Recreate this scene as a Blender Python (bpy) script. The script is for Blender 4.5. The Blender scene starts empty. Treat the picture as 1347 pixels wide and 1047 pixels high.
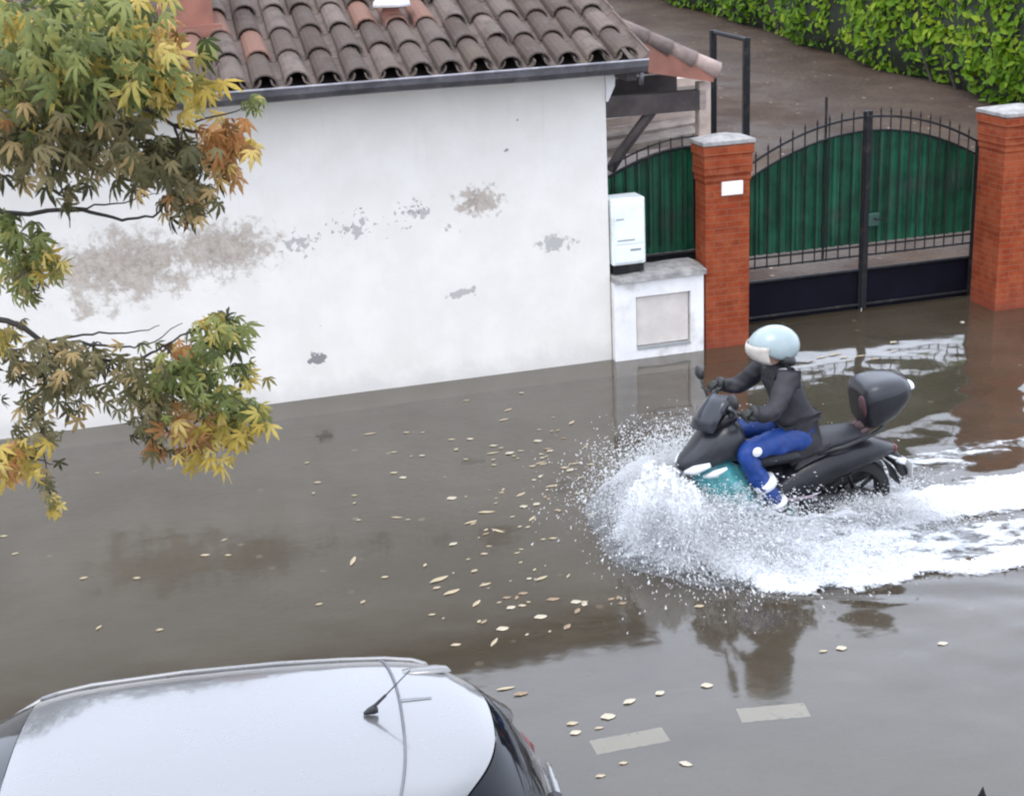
import bpy, math, random
import numpy as np
from mathutils import Vector, Matrix

random.seed(7); RNG = np.random.default_rng(11)
scene = bpy.context.scene
COL = scene.collection
R = math.radians

# ------------------------------------------------------------------ camera
CAM_H = 4.4; FPX = 1878.0; PITCH = R(19.2); ROLL = R(2.84)
F_ = np.array([0, math.cos(PITCH), -math.sin(PITCH)])
R0 = np.array([1., 0, 0]); U0 = np.array([0, math.sin(PITCH), math.cos(PITCH)])
CR = math.cos(ROLL)*R0 - math.sin(ROLL)*U0
CU = math.cos(ROLL)*U0 + math.sin(ROLL)*R0
CC = np.array([0, 0, CAM_H])
cam = bpy.data.cameras.new('camera'); camo = bpy.data.objects.new('camera', cam)
COL.objects.link(camo)
mw = Matrix(((CR[0], CU[0], -F_[0], 0), (CR[1], CU[1], -F_[1], 0), (CR[2], CU[2], -F_[2], CAM_H), (0, 0, 0, 1)))
camo.matrix_world = mw
cam.sensor_fit = 'HORIZONTAL'; cam.sensor_width = 36; cam.lens = FPX/1347*36
cam.clip_start = .05; cam.clip_end = 600
scene.camera = camo

def ray(x, y): return F_ + CR*(x-673.5)/FPX - CU*(y-523.5)/FPX
def at(x, y, z=0.):
    d = ray(x, y); return CC + d*(z-CAM_H)/d[2]
def atY(x, y, Y):
    d = ray(x, y); return CC + d*Y/d[1]

# street frame: s along the house wall (to the right), t away from the street
O_ = np.array([1.022, 13.655, 0]); PHI = math.atan2(.2484, .9686)
E_ = np.array([math.cos(PHI), math.sin(PHI), 0]); N_ = np.array([-math.sin(PHI), math.cos(PHI), 0])
def S(s, t, z=0.): return O_ + E_*s + N_*t + np.array([0, 0, z])
def st(P): 
    Q = np.array(P)-O_; return np.array([Q@E_, Q@N_, P[2]])
def wl(x, y, t):
    d = ray(x, y); k = ((O_+N_*t-CC)@N_)/(d@N_); return st(CC+d*k)

# ------------------------------------------------------------------ helpers
def setp(o, label=None, cat=None, group=None, kind=None):
    if label: o['label'] = label
    if cat: o['category'] = cat
    if group: o['group'] = group
    if kind: o['kind'] = kind
    return o
def thing(name, label, cat, loc=(0, 0, 0), rz=0., group=None, base=None):
    o = bpy.data.objects.new(name, None); COL.objects.link(o)
    o.empty_display_size = .2
    if base is not None:
        o.location = S(*base); o.rotation_euler = (0, 0, PHI); o['_b'] = list(base)
    else:
        o.location = loc; o.rotation_euler = (0, 0, rz)
    return setp(o, label, cat, group)

class MB:
    def __init__(s): s.v = []; s.f = []; s.t = []; s.uvbox = False
    def add(s, vs, fs, tint=1.0):
        b = len(s.v); s.v += [tuple(map(float, p)) for p in vs]
        s.f += [tuple(b+i for i in f) for f in fs]; s.t += [tint]*len(fs); return s
    def box(s, a, b, tint=1.0, bev=0.0):
        x0, y0, z0 = a; x1, y1, z1 = b
        if bev <= 0:
            return s.add([(x0,y0,z0),(x1,y0,z0),(x1,y1,z0),(x0,y1,z0),(x0,y0,z1),(x1,y0,z1),(x1,y1,z1),(x0,y1,z1)],
                  [(0,3,2,1),(4,5,6,7),(0,1,5,4),(1,2,6,5),(2,3,7,6),(3,0,4,7)], tint)
        c = bev; rings = []
        def ring(i, z): return [(x0+i+c*0+ (c if i == 0 else 0), y0+i, z), (x1-i-(c if i == 0 else 0), y0+i, z), (x1-i, y0+i+(c if i == 0 else 0), z), (x1-i, y1-i-(c if i == 0 else 0), z),
                                (x1-i-(c if i == 0 else 0), y1-i, z), (x0+i+(c if i == 0 else 0), y1-i, z), (x0+i, y1-i-(c if i == 0 else 0), z), (x0+i, y0+i+(c if i == 0 else 0), z)]
        def ring2(i, z):
            k = c
            return [(x0+k+i*0, y0+i, z), (x1-k, y0+i, z), (x1-i, y0+k, z), (x1-i, y1-k, z), (x1-k, y1-i, z), (x0+k, y1-i, z), (x0+i, y1-k, z), (x0+i, y0+k, z)]
        vs = ring2(c*.99, z0)+ring2(0, z0+c)+ring2(0, z1-c)+ring2(c*.99, z1)
        fs = [tuple(reversed(range(8)))]
        for r in range(3):
            for i in range(8):
                j = (i+1) % 8; fs.append((r*8+i, r*8+j, (r+1)*8+j, (r+1)*8+i))
        fs.append(tuple(range(24, 32)))
        return s.add(vs, fs, tint)
    def tube(s, pts, r, n=8, tint=1.0, cap=True):
        P = [np.array(p, float) for p in pts]; m = len(P)
        rs = r if isinstance(r, (list, tuple)) else [r]*m
        vs = []; prev = None
        for i in range(m):
            d = P[min(i+1, m-1)]-P[max(i-1, 0)]; d = d/(np.linalg.norm(d)+1e-9)
            if prev is None:
                a = np.array([0, 0, 1.]) if abs(d[2]) < .9 else np.array([1., 0, 0])
                x = np.cross(a, d); x /= np.linalg.norm(x)
            else:
                x = prev-d*(prev@d); x /= (np.linalg.norm(x)+1e-9)
            prev = x; y = np.cross(d, x)
            for k in range(n):
                a = 2*math.pi*k/n; vs.append(P[i]+rs[i]*(math.cos(a)*x+math.sin(a)*y))
        fs = []
        for i in range(m-1):
            for k in range(n):
                k2 = (k+1) % n; fs.append((i*n+k, i*n+k2, (i+1)*n+k2, (i+1)*n+k))
        if cap: fs += [tuple(reversed(range(n))), tuple(range((m-1)*n, m*n))]
        return s.add(vs, fs, tint)
    def loft(s, rings, closed=True, cap=True, tint=1.0):
        n = len(rings[0]); vs = [p for r in rings for p in r]; fs = []
        for i in range(len(rings)-1):
            for k in range(n if closed else n-1):
                k2 = (k+1) % n; fs.append((i*n+k, i*n+k2, (i+1)*n+k2, (i+1)*n+k))
        if cap and closed: fs += [tuple(reversed(range(n))), tuple(range((len(rings)-1)*n, len(rings)*n))]
        return s.add(vs, fs, tint)
    def sec(s, secs, n=24, y0=0., tint=1.0, a0=0., a1=2*math.pi, xs=1.):
        """superellipse sections along x: (x, zc, half width, half height, power)"""
        rings = []; full = abs(a1-a0-2*math.pi) < 1e-6
        for q in secs:
            x, zc, hw, hh = q[:4]; p = q[4] if len(q) > 4 else 2.4
            yo = q[5] if len(q) > 5 else 0.
            rr = []
            for k in range(n):
                a = a0+(a1-a0)*k/(n if full else n-1); c, d = math.cos(a), math.sin(a)
                rr.append((x, y0+yo+hw*math.copysign(abs(c)**(2/p), c), zc+hh*math.copysign(abs(d)**(2/p), d)))
            rings.append(rr)
        return s.loft(rings, closed=full, cap=full, tint=tint)
    def lathe(s, prof, c, axis='y', n=28, tint=1.0):
        rings = []
        for k in range(n):
            a = 2*math.pi*k/n; rr = []
            for (r, h) in prof:
                if axis == 'y': rr.append((c[0]+r*math.cos(a), c[1]+h, c[2]+r*math.sin(a)))
                else: rr.append((c[0]+r*math.cos(a), c[1]+r*math.sin(a), c[2]+h))
            rings.append(rr)
        m = len(prof); vs = [p for r in rings for p in r]; fs = []
        for k in range(n):
            k2 = (k+1) % n
            for i in range(m-1): fs.append((k*m+i, k2*m+i, k2*m+i+1, k*m+i+1))
        return s.add(vs, fs, tint)
    def build(s, name, mat, parent=None, smooth=False, sub=0, solid=0, bevel=0, autosmooth=None, world=False):
        v = np.array(s.v)
        if parent is not None and '_b' in parent: v = v-np.array(parent['_b'])
        me = bpy.data.meshes.new(name); me.from_pydata(v.tolist(), [], s.f); me.update()
        at_ = me.attributes.new('tint', 'FLOAT', 'FACE'); at_.data.foreach_set('value', np.array(s.t, dtype=np.float32))
        o = bpy.data.objects.new(name, me); COL.objects.link(o); me.materials.append(mat)
        if smooth: me.shade_smooth()
        if parent is not None: o.parent = parent
        if s.uvbox:
            uv = me.uv_layers.new(name='box'); vs = np.array(s.v)
            for p in me.polygons:
                nn = p.normal
                for li in p.loop_indices:
                    c = vs[me.loops[li].vertex_index]
                    if abs(nn.z) > .8: q = (c[0], c[1])
                    elif abs(nn.x) > abs(nn.y): q = (c[1]+.07, c[2])
                    else: q = (c[0], c[2])
                    uv.data[li].uv = q
        if bevel: 
            m = o.modifiers.new('bevel', 'BEVEL'); m.width = bevel; m.segments = 2; m.limit_method = 'ANGLE'
        if solid:
            m = o.modifiers.new('solid', 'SOLIDIFY'); m.thickness = solid; m.offset = 0
        if sub:
            m = o.modifiers.new('sub', 'SUBSURF'); m.levels = sub; m.render_levels = sub
        return o

def npmesh(name, V, Fq, mat, tint=None, smooth=False, parent=None):
    """fast mesh from arrays; Fq (n,k) faces of equal size"""
    me = bpy.data.meshes.new(name); k = Fq.shape[1]; nf = len(Fq)
    me.vertices.add(len(V)); me.vertices.foreach_set('co', V.astype(np.float32).ravel())
    me.loops.add(nf*k); me.loops.foreach_set('vertex_index', Fq.astype(np.int32).ravel())
    me.polygons.add(nf); me.polygons.foreach_set('loop_start', np.arange(0, nf*k, k, dtype=np.int32))
    me.update(calc_edges=True); me.validate()
    a = me.attributes.new('tint', 'FLOAT', 'FACE')
    a.data.foreach_set('value', (np.ones(nf) if tint is None else tint).astype(np.float32))
    me.materials.append(mat)
    if smooth: me.shade_smooth()
    o = bpy.data.objects.new(name, me); COL.objects.link(o)
    if parent is not None: o.parent = parent
    return o
def scatter(tv, tf, pos, rot, sc, tint=None):
    """instances baked into arrays: pos (N,3) rot (N,3,3) sc (N,) or (N,3)"""
    sc = np.asarray(sc); 
    if sc.ndim == 1: sc = sc[:, None]*np.ones(3)
    V = np.einsum('nij,nkj->nki', rot, tv[None]*sc[:, None, :])+pos[:, None, :]
    N = len(pos); K = len(tv); Fq = (tf[None]+(np.arange(N)*K)[:, None, None]).reshape(-1, tf.shape[1])
    T = None if tint is None else np.repeat(tint, len(tf))
    return V.reshape(-1, 3), Fq, T
def rot_from(zax, spin):
    z = zax/np.linalg.norm(zax, axis=1, keepdims=True)
    a = np.where(np.abs(z[:, 2:3]) < .9, np.array([[0, 0, 1.]]), np.array([[1., 0, 0]]))
    x = np.cross(a, z); x /= np.linalg.norm(x, axis=1, keepdims=True); y = np.cross(z, x)
    c, s_ = np.cos(spin)[:, None], np.sin(spin)[:, None]
    return np.stack([c*x+s_*y, -s_*x+c*y, z], axis=2)
_perm = RNG.random((256, 256))
def vnoise(x, y):
    xi = np.floor(x).astype(int); yi = np.floor(y).astype(int); fx = x-xi; fy = y-yi
    fx = fx*fx*(3-2*fx); fy = fy*fy*(3-2*fy); g = lambda a, b: _perm[a % 256, b % 256]
    return (g(xi, yi)*(1-fx)+g(xi+1, yi)*fx)*(1-fy)+(g(xi, yi+1)*(1-fx)+g(xi+1, yi+1)*fx)*fy
def fbm(x, y, o=4):
    t = 0; a = .5; 
    for i in range(o): t = t+a*vnoise(x*2**i+17*i, y*2**i+31*i); a *= .5
    return t/(1-.5**o)

# ------------------------------------------------------------------ materials
class NT:
    def __init__(s, name):
        s.m = bpy.data.materials.new(name); s.m.use_nodes = True; s.t = s.m.node_tree; s.t.nodes.clear()
        s.out = s.n('ShaderNodeOutputMaterial')
    def n(s, typ, ins=None, **kw):
        x = s.t.nodes.new(typ)
        for k, v in kw.items(): setattr(x, k, v)
        if ins:
            for k, v in ins.items(): s.put(x.inputs[k], v)
        return x
    def put(s, sock, v):
        if isinstance(v, bpy.types.NodeSocket): s.t.links.new(v, sock)
        elif isinstance(v, bpy.types.Node): s.t.links.new(v.outputs[0], sock)
        else:
            if isinstance(v, (tuple, list)) and len(v) == 3 and sock.type == 'RGBA': v = (*v, 1)
            sock.default_value = v
    def math(s, op, a, b=0., clamp=False):
        return s.n('ShaderNodeMath', {0: a, 1: b}, operation=op, use_clamp=clamp).outputs[0]
    def mix(s, f, a, b, typ='MIX'):
        x = s.n('ShaderNodeMix', data_type='RGBA', blend_type=typ)
        s.put(x.inputs[0], f); s.put(x.inputs[6], a); s.put(x.inputs[7], b); return x.outputs[2]
    def noise(s, scale, detail=4, rough=.55, vec=None, dist=0.):
        x = s.n('ShaderNodeTexNoise', {'Scale': scale, 'Detail': detail, 'Roughness': rough, 'Distortion': dist})
        if vec is not None: s.put(x.inputs['Vector'], vec)
        return x.outputs[0]
    def ramp(s, f, a, b, lo=0., hi=1.):
        return s.n('ShaderNodeMapRange', {0: f, 1: a, 2: b, 3: lo, 4: hi}, interpolation_type='SMOOTHSTEP').outputs[0]
    def obj(s): return s.n('ShaderNodeTexCoord').outputs['Object']
    def bump(s, h, strength=.3, dist=.02):
        return s.n('ShaderNodeBump', {'Height': h, 'Strength': strength, 'Distance': dist}).outputs[0]
    def bsdf(s, col, rough=.6, metallic=0., normal=None, **kw):
        b = s.n('ShaderNodeBsdfPrincipled'); s.put(b.inputs['Base Color'], col)
        s.put(b.inputs['Roughness'], rough); s.put(b.inputs['Metallic'], metallic)
        if normal is not None: s.put(b.inputs['Normal'], normal)
        for k, v in kw.items(): s.put(b.inputs[k], v)
        s.t.links.new(b.outputs[0], s.out.inputs[0]); return b
def mat(name, col, rough=.6, metallic=0., var=.18, scale=8., bump=0., tint=True, detail=5, dirt=None, dscale=3., bdist=.01, **kw):
    g = NT(name); o = g.obj(); nz = g.noise(scale, detail, .6, o)
    c = g.mix(g.ramp(nz, .3, .7), tuple(x*(1-var) for x in col), tuple(min(1, x*(1+var)) for x in col))
    if dirt:
        c = g.mix(g.ramp(g.noise(dscale, 5, .65, o), .5, .72), c, dirt)
    if tint:
        a = g.n('ShaderNodeAttribute', attribute_name='tint').outputs['Fac']
        c = g.mix(1., c, g.n('ShaderNodeCombineColor', {0: a, 1: a, 2: a}).outputs[0], 'MULTIPLY')
    r = g.math('ADD', g.math('MULTIPLY', g.math('SUBTRACT', nz, .5), .25), rough, True)
    nm = g.bump(g.noise(scale*3, 6, .65, o), bump, bdist) if bump else None
    g.bsdf(c, r, metallic, nm, **kw); return g.m

# --- wall render with flaked patches
def wall_material():
    g = NT('white_render'); o = g.obj()   # object coords: x along the wall, z up
    n1 = g.noise(2.2, 6, .62, o); n2 = g.noise(14, 5, .6, o); n3 = g.noise(34, 3, .6, o); n5 = g.noise(5.5, 9, .78, o, .25)
    base = g.mix(g.ramp(n1, .35, .7), (.73, .69, .635), (.785, .745, .69))
    sx = g.n('ShaderNodeSeparateXYZ', {0: o}); X = sx.outputs[0]; Z = sx.outputs[2]
    def patch(px, py, rx, rz, thr, nz, soft=.1):
        q = wl(px, py, 0); dx = g.math('MULTIPLY', g.math('SUBTRACT', X, float(q[0])), 1/rx); dz = g.math('MULTIPLY', g.math('SUBTRACT', Z, float(q[2])), 1/rz)
        r = g.math('SQRT', g.math('ADD', g.math('MULTIPLY', dx, dx), g.math('MULTIPLY', dz, dz)))
        f = g.math('ADD', g.math('SUBTRACT', 1., r), g.math('MULTIPLY', g.math('SUBTRACT', nz, .5), 3.2))
        return g.ramp(f, thr, thr+soft)
    def union(l):
        r = l[0]
        for q in l[1:]: r = g.math('MAXIMUM', r, q)
        return r
    beige = union([patch(170, 350, .95, .42, .12, n5, .5), patch(290, 328, .62, .34, .10, n5, .5), patch(125, 405, .6, .26, .6, n5, .5), patch(60, 330, .6, .3, .6, n5, .5), patch(630, 265, .27, .16, .0, n2, .6), patch(345, 330, .4, .25, .95, n5, .4)])
    grey = union([patch(730, 320, .20, .11, .12, n2, .4), patch(606, 385, .22, .07, .4, n2), patch(470, 300, .45, .24, .78, n2), patch(545, 280, .42, .27, .80, n2),
                  patch(395, 320, .4, .25, .8, n2), patch(590, 300, .22, .2, .95, n2), patch(230, 300, .6, .15, 1.0, n2), patch(420, 430, .3, .2, 1.15, n2), patch(170, 300, .35, .12, .9, n5, .4)])
    dark = union([patch(417, 474, .085, .07, .05, n2), patch(666, 198, .02, .02, .2, n3), patch(681, 158, .018, .014, .5, n3), patch(545, 275, .42, .22, 1.08, n3), patch(450, 305, .35, .22, 1.12, n3), patch(470, 275, .22, .05, 1.0, n3)])
    c = g.mix(g.math('MULTIPLY', beige, g.ramp(g.math('ADD', g.math('MULTIPLY', n2, .6), g.math('MULTIPLY', n3, .4)), .34, .60, 1., .72)), base, g.mix(g.ramp(n5, .35, .65), (.25, .195, .15), (.43, .36, .295))); c = g.mix(g.math('MULTIPLY', grey, .75), c, (.34, .33, .32)); c = g.mix(g.math('MULTIPLY', dark, .85), c, (.16, .155, .16))
    # damp, dirty foot of the wall and drips
    foot = g.ramp(g.math('ADD', Z, g.math('MULTIPLY', g.math('SUBTRACT', n1, .5), .5)), .26, .0)
    c = g.mix(g.math('MULTIPLY', foot, .45), c, (.52, .50, .47))
    dv = g.n('ShaderNodeMapping', {'Vector': o, 'Scale': (9, 1, .7)}).outputs[0]
    drip = g.math('MULTIPLY', g.ramp(g.noise(1., 5, .6, dv), .58, .8), g.ramp(Z, 1.3, 2.8)); c = g.mix(g.math('MULTIPLY', drip, .25), c, (.5, .49, .47))
    h = g.math('SUBTRACT', g.math('ADD', g.math('MULTIPLY', n3, .4), n2), g.math('ADD', g.math('ADD', beige, grey), dark))
    g.bsdf(c, .9, 0, g.bump(h, .35, .01)); return g.m

def brick_material():
    g = NT('red_brick'); uv = g.n('ShaderNodeUVMap', uv_map='box').outputs[0]; o = g.obj()
    w = g.n('ShaderNodeVectorMath', {0: uv, 1: g.n('ShaderNodeVectorMath', {0: g.n('ShaderNodeTexNoise', {'Scale': 9., 'Vector': o}).outputs[1], 1: (.008, .008, .0)}, operation='MULTIPLY').outputs[0]}, operation='ADD').outputs[0]
    b = g.n('ShaderNodeTexBrick', {'Vector': w, 'Color1': (.25, .042, .014, 1), 'Color2': (.175, .031, .012, 1), 'Mortar': (.22, .08, .045, 1), 'Scale': 1., 'Mortar Size': .006, 'Mortar Smooth': .3, 'Bias': -.1, 'Brick Width': .27, 'Row Height': .062})
    n = g.noise(6, 6, .65, o); c = g.mix(g.ramp(n, .35, .72), b.outputs[0], g.mix(.5, b.outputs[0], (.42, .12, .05)))
    sx = g.n('ShaderNodeSeparateXYZ', {0: o}); c = g.mix(g.math('MULTIPLY', g.ramp(g.math('ADD', sx.outputs[2], g.math('MULTIPLY', n, .3)), .45, .1), .5), c, (.2, .06, .04))
    c = g.mix(g.math('MULTIPLY', g.ramp(g.noise(3, 5, .7, o), .55, .75), .35), c, (.16, .055, .04))
    h = g.math('ADD', g.math('MULTIPLY', b.outputs[1], -1.), g.math('MULTIPLY', g.noise(60, 4, .6, o), .4))
    g.bsdf(c, .85, 0, g.bump(h, .5, .008), **{'Specular IOR Level': .15}); return g.m

def water_material():
    g = NT('flood_water'); P = g.n('ShaderNodeNewGeometry').outputs['Position']
    mp = g.n('ShaderNodeMapping', {'Vector': P, 'Rotation': (0, 0, -PHI), 'Scale': (1., 1.5, 1)}).outputs[0]
    a = g.noise(1.1, 3, .5, mp, .3); b = g.noise(6.5, 4, .55, mp, .6); c_ = g.noise(.35, 3, .5, mp)
    h = g.math('ADD', g.math('MULTIPLY', a, .5), g.math('MULTIPLY', b, g.ramp(c_, .4, .7, .03, .10)))
    nm = g.bump(h, .17, .05)
    silt = g.noise(.55, 5, .6, mp, .8)
    c = g.mix(g.ramp(silt, .3, .7), (.095, .073, .046), (.136, .109, .075))
    dif = g.n('ShaderNodeBsdfDiffuse', {'Color': c, 'Normal': nm}); tr = g.n('ShaderNodeBsdfTransparent', {'Color': (.9, .88, .82, 1)})
    body = g.n('ShaderNodeMixShader', {0: .60, 1: dif.outputs[0], 2: tr.outputs[0]})
    gl = g.n('ShaderNodeBsdfGlossy', {'Color': (1, 1, 1, 1), 'Roughness': .065, 'Normal': nm})
    fr = g.n('ShaderNodeFresnel', {'IOR': 1.56, 'Normal': nm})
    mx = g.n('ShaderNodeMixShader', {0: fr.outputs[0], 1: body.outputs[0], 2: gl.outputs[0]})
    g.t.links.new(mx.outputs[0], g.out.inputs[0]); return g.m

def ground_material(name, a, b, spk, bumpy=.3, rough=.85, sc=3.):
    g = NT(name); P = g.obj(); n = g.noise(sc*.3, 6, .65, P); f = g.noise(sc*14, 5, .7, P); v = g.n('ShaderNodeTexVoronoi', {'Vector': P, 'Scale': sc*5.}).outputs[0]
    c = g.mix(g.ramp(n, .35, .68), a, b); c = g.mix(g.ramp(f, .55, .75), c, spk); c = g.mix(g.math('MULTIPLY', g.ramp(g.n('ShaderNodeTexVoronoi', {'Vector': P, 'Scale': 2.6, 'Randomness': 1.}).outputs[0], .10, .05), g.ramp(n, .42, .55)), c, (.34, .28, .22)); c = g.mix(g.math('MULTIPLY', g.ramp(g.noise(sc*3, 4, .6, P), .62, .7), .6), c, tuple(x*.5 for x in a))
    r = g.ramp(g.noise(sc*.25, 4, .6, P), .4, .65, rough-.45, rough)
    g.bsdf(c, r, 0, g.bump(g.math('ADD', f, v), bumpy, .02), **{'Specular IOR Level': .2}); return g.m

def paint_material():
    g = NT('road_paint'); o = g.obj(); n = g.noise(9, 6, .7, o)
    d = g.n('ShaderNodeBsdfDiffuse', {'Color': g.mix(n, (.80, .78, .70), (.58, .56, .49))}); t = g.n('ShaderNodeBsdfTransparent')
    mx = g.n('ShaderNodeMixShader', {0: g.ramp(n, .28, .46), 1: t.outputs[0], 2: d.outputs[0]}); g.t.links.new(mx.outputs[0], g.out.inputs[0]); return g.m
def tile_material():
    g = NT('roof_tile_clay'); o = g.obj(); a = g.n('ShaderNodeAttribute', attribute_name='tint').outputs['Fac']
    n = g.noise(5, 6, .7, o); n2 = g.noise(24, 5, .7, o); n3 = g.noise(1.6, 4, .6, o)
    c = g.mix(g.ramp(a, .0, 1.), (.078, .057, .047), (.168, .130, .112)); c = g.mix(g.ramp(n, .42, .66), c, (.10, .080, .068))
    c = g.mix(g.math('MULTIPLY', g.ramp(n2, .56, .74), .55), c, (.20, .18, .165)); c = g.mix(g.math('MULTIPLY', g.ramp(n3, .55, .7), .45), c, (.13, .11, .075))
    big = g.ramp(a, 1.4, 1.6); c = g.mix(big, c, (.20, .112, .085))
    g.bsdf(c, .85, 0, g.bump(g.math('ADD', n2, n), .5, .01), **{'Specular IOR Level': .12}); return g.m

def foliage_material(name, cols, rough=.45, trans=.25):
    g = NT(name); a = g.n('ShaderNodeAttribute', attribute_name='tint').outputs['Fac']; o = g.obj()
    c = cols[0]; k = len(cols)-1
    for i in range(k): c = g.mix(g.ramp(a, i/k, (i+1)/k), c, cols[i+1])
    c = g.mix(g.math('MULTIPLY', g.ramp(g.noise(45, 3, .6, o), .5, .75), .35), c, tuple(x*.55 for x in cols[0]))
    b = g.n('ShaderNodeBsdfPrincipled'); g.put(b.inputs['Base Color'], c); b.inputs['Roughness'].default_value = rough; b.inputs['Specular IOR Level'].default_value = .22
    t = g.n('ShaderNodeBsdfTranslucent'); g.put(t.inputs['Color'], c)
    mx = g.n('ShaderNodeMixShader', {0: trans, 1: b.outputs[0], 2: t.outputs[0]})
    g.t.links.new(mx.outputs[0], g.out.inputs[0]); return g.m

def spray_material():
    g = NT('white_spray'); o = g.obj()
    d = g.n('ShaderNodeBsdfPrincipled', {'Base Color': (.97, .97, .97, 1), 'Roughness': .4}); t = g.n('ShaderNodeBsdfTranslucent', {'Color': (.985, .985, .985, 1)})
    mx = g.n('ShaderNodeMixShader', {0: .6, 1: d.outputs[0], 2: t.outputs[0]}); g.t.links.new(mx.outputs[0], g.out.inputs[0]); return g.m

M = dict(
    wall=wall_material(), brick=brick_material(), water=water_material(), tile=tile_material(), spray=spray_material(),
    road=ground_material('wet_asphalt', (.045, .043, .042), (.07, .066, .062), (.10, .095, .09)),
    drive=ground_material('wet_gravel', (.050, .031, .022), (.082, .056, .039), (.14, .108, .08), .6, .95, 2.2),
    paint=paint_material(),
    white=mat('white_plaster', (.78, .76, .75), .85, var=.06, scale=4, bump=.2, dirt=(.55, .52, .49), dscale=2.5),
    beige=mat('beige_panel', (.60, .545, .50), .75, var=.08, scale=5, bump=.1),
    concrete=mat('grey_concrete', (.30, .288, .275), .85, var=.25, scale=9, bump=.4, dirt=(.17, .16, .15), dscale=5),
    zinc=mat('dark_gutter_metal', (.105, .10, .108), .4, .5, var=.3, scale=5, dirt=(.2, .19, .19), dscale=4),
    timber=mat('dark_timber', (.055, .042, .04), .7, var=.35, scale=6, bump=.3),
    tan=mat('weathered_planks', (.30, .24, .20), .8, var=.35, scale=5, bump=.3),
    terracotta=mat('terracotta_render', (.27, .115, .082), .85, var=.2, scale=4, bump=.3, dirt=(.26, .12, .09), dscale=3),
    postpaint=mat('pale_post_paint', (.50, .40, .34), .75, var=.12, scale=6, dirt=(.35, .27, .22), dscale=4),
    box=mat('white_enamel', (.82, .86, .85), .35, var=.04, scale=5, dirt=(.62, .63, .62), dscale=4),
    plaque=mat('white_plaque', (.84, .78, .74), .4, var=.05, scale=10),
    greyline=mat('grey_seam', (.28, .29, .29), .6, var=.1),
    green=mat('green_gate_sheet', (.008, .058, .030), .4, 0, var=.4, scale=3.5, dirt=(.028, .055, .040), dscale=2., **{'Specular IOR Level': .22}),
    iron=mat('black_iron', (.012, .012, .014), .55, 0, var=.3, scale=20, dirt=(.035, .03, .027), dscale=9, **{'Specular IOR Level': .2}),
    kick=mat('black_gate_panel', (.004, .004, .009), .75, 0, var=.3, scale=4, **{'Specular IOR Level': .12}),
    stain=mat('rusty_white', (.6, .55, .5), .7),
)
LEAFG = foliage_material('maple_leaf_green', [(.045, .058, .016), (.12, .145, .042), (.26, .28, .09), (.52, .42, .11)], .5, .35)
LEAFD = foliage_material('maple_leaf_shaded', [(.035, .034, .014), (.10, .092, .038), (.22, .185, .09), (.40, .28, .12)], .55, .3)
LEAFY = foliage_material('maple_leaf_yellow', [(.20, .17, .04), (.50, .36, .075), (.70, .55, .18)], .5, .35)
LEAFO = foliage_material('maple_leaf_orange', [(.16, .075, .025), (.36, .16, .05), (.58, .34, .14), (.62, .46, .15)], .55, .3)
HEDGE = foliage_material('laurel_leaf', [(.012, .042, .001), (.095, .195, .002), (.29, .37, .02)], .6, .25)
SHADE = foliage_material('dark_leaf', [(.018, .03, .012), (.035, .055, .02), (.06, .085, .03)], .5, .2)
BARK = mat('bark', (.07, .058, .048), .9, var=.35, scale=14, bump=.6, bdist=.02)
TWIG = mat('dark_twig', (.034, .027, .023), .8, var=.2)

# ------------------------------------------------------------------ setting
def sheet(name, pts, z, m):
    mb = MB(); mb.add([(p[0], p[1], z) for p in pts], [tuple(range(len(pts)))])
    o = mb.build(name, m); o['kind'] = 'structure'; return o
sheet('road', [(-250, -80), (250, -80), (250, 400), (-250, 400)], -.17, M['road'])
def surf_grid(name, P, m, kind='structure'):
    a, b = P.shape[:2]; idx = np.arange(a*b).reshape(a, b)
    Fq = np.stack([idx[:-1, :-1], idx[1:, :-1], idx[1:, 1:], idx[:-1, 1:]], -1).reshape(-1, 4)
    o = npmesh(name, P.reshape(-1, 3), Fq, m, smooth=True); o['kind'] = kind; return o
# flood water: fine grid with the low swell left by the scooter, large flat rim to the horizon
wb = MB(); 
xs = [-250, -9, 9, 250]; ys = [-80, 2, 18.5, 400]
for i in range(3):
    for j in range(3):
        if i == 1 and j == 1: continue
        wb.add([(xs[i], ys[j], 0), (xs[i+1], ys[j], 0), (xs[i+1], ys[j+1], 0), (xs[i], ys[j+1], 0)], [(0, 1, 2, 3)])
gx, gy = np.meshgrid(np.linspace(-9, 9, 301), np.linspace(2, 18.5, 276), indexing='ij')

# scooter frame
TH = R(12); SA = np.array([2.51, 9.77, 0]); SD = np.array([-math.cos(TH), -math.sin(TH), 0]); SL = np.array([math.sin(TH), -math.cos(TH), 0])
def loc2w(x, y, z=0): return SA+SD*x+SL*y+np.array([0, 0, 1.])*z
lx = (gx-SA[0])*SD[0]+(gy-SA[1])*SD[1]; ly = (gx-SA[0])*SL[0]+(gy-SA[1])*SL[1]
edge = np.minimum.reduce([gx+9, 9-gx, gy-2, 18.5-gy]); edge = np.clip(edge, 0, 1)
wake = np.zeros_like(gx)
for sg in (1, -1):
    for k in range(3):
        dd = sg*ly-(.25+.42*(1.75-lx)+.34*k)
        wake += .03*(1-.25*k)*np.exp(-(dd/.10)**2)*np.clip((1.9-lx)/.6, 0, 1)*np.exp(-np.clip(1.7-lx, 0, 9)/2.6)
stir = np.exp(-(np.clip(np.abs(ly)-1.2, 0, 9)/2.2)**2)*np.clip((1.6-lx)/1.2, 0, 1)
gz = (.006*(fbm(gx*1.3, gy*1.9, 3)-.5)+.020*stir*(fbm(gx*4.2+3, gy*5.5, 3)-.5)+wake)*edge
wgo = surf_grid('water', np.stack([gx, gy, gz], -1), M['water'])
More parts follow.
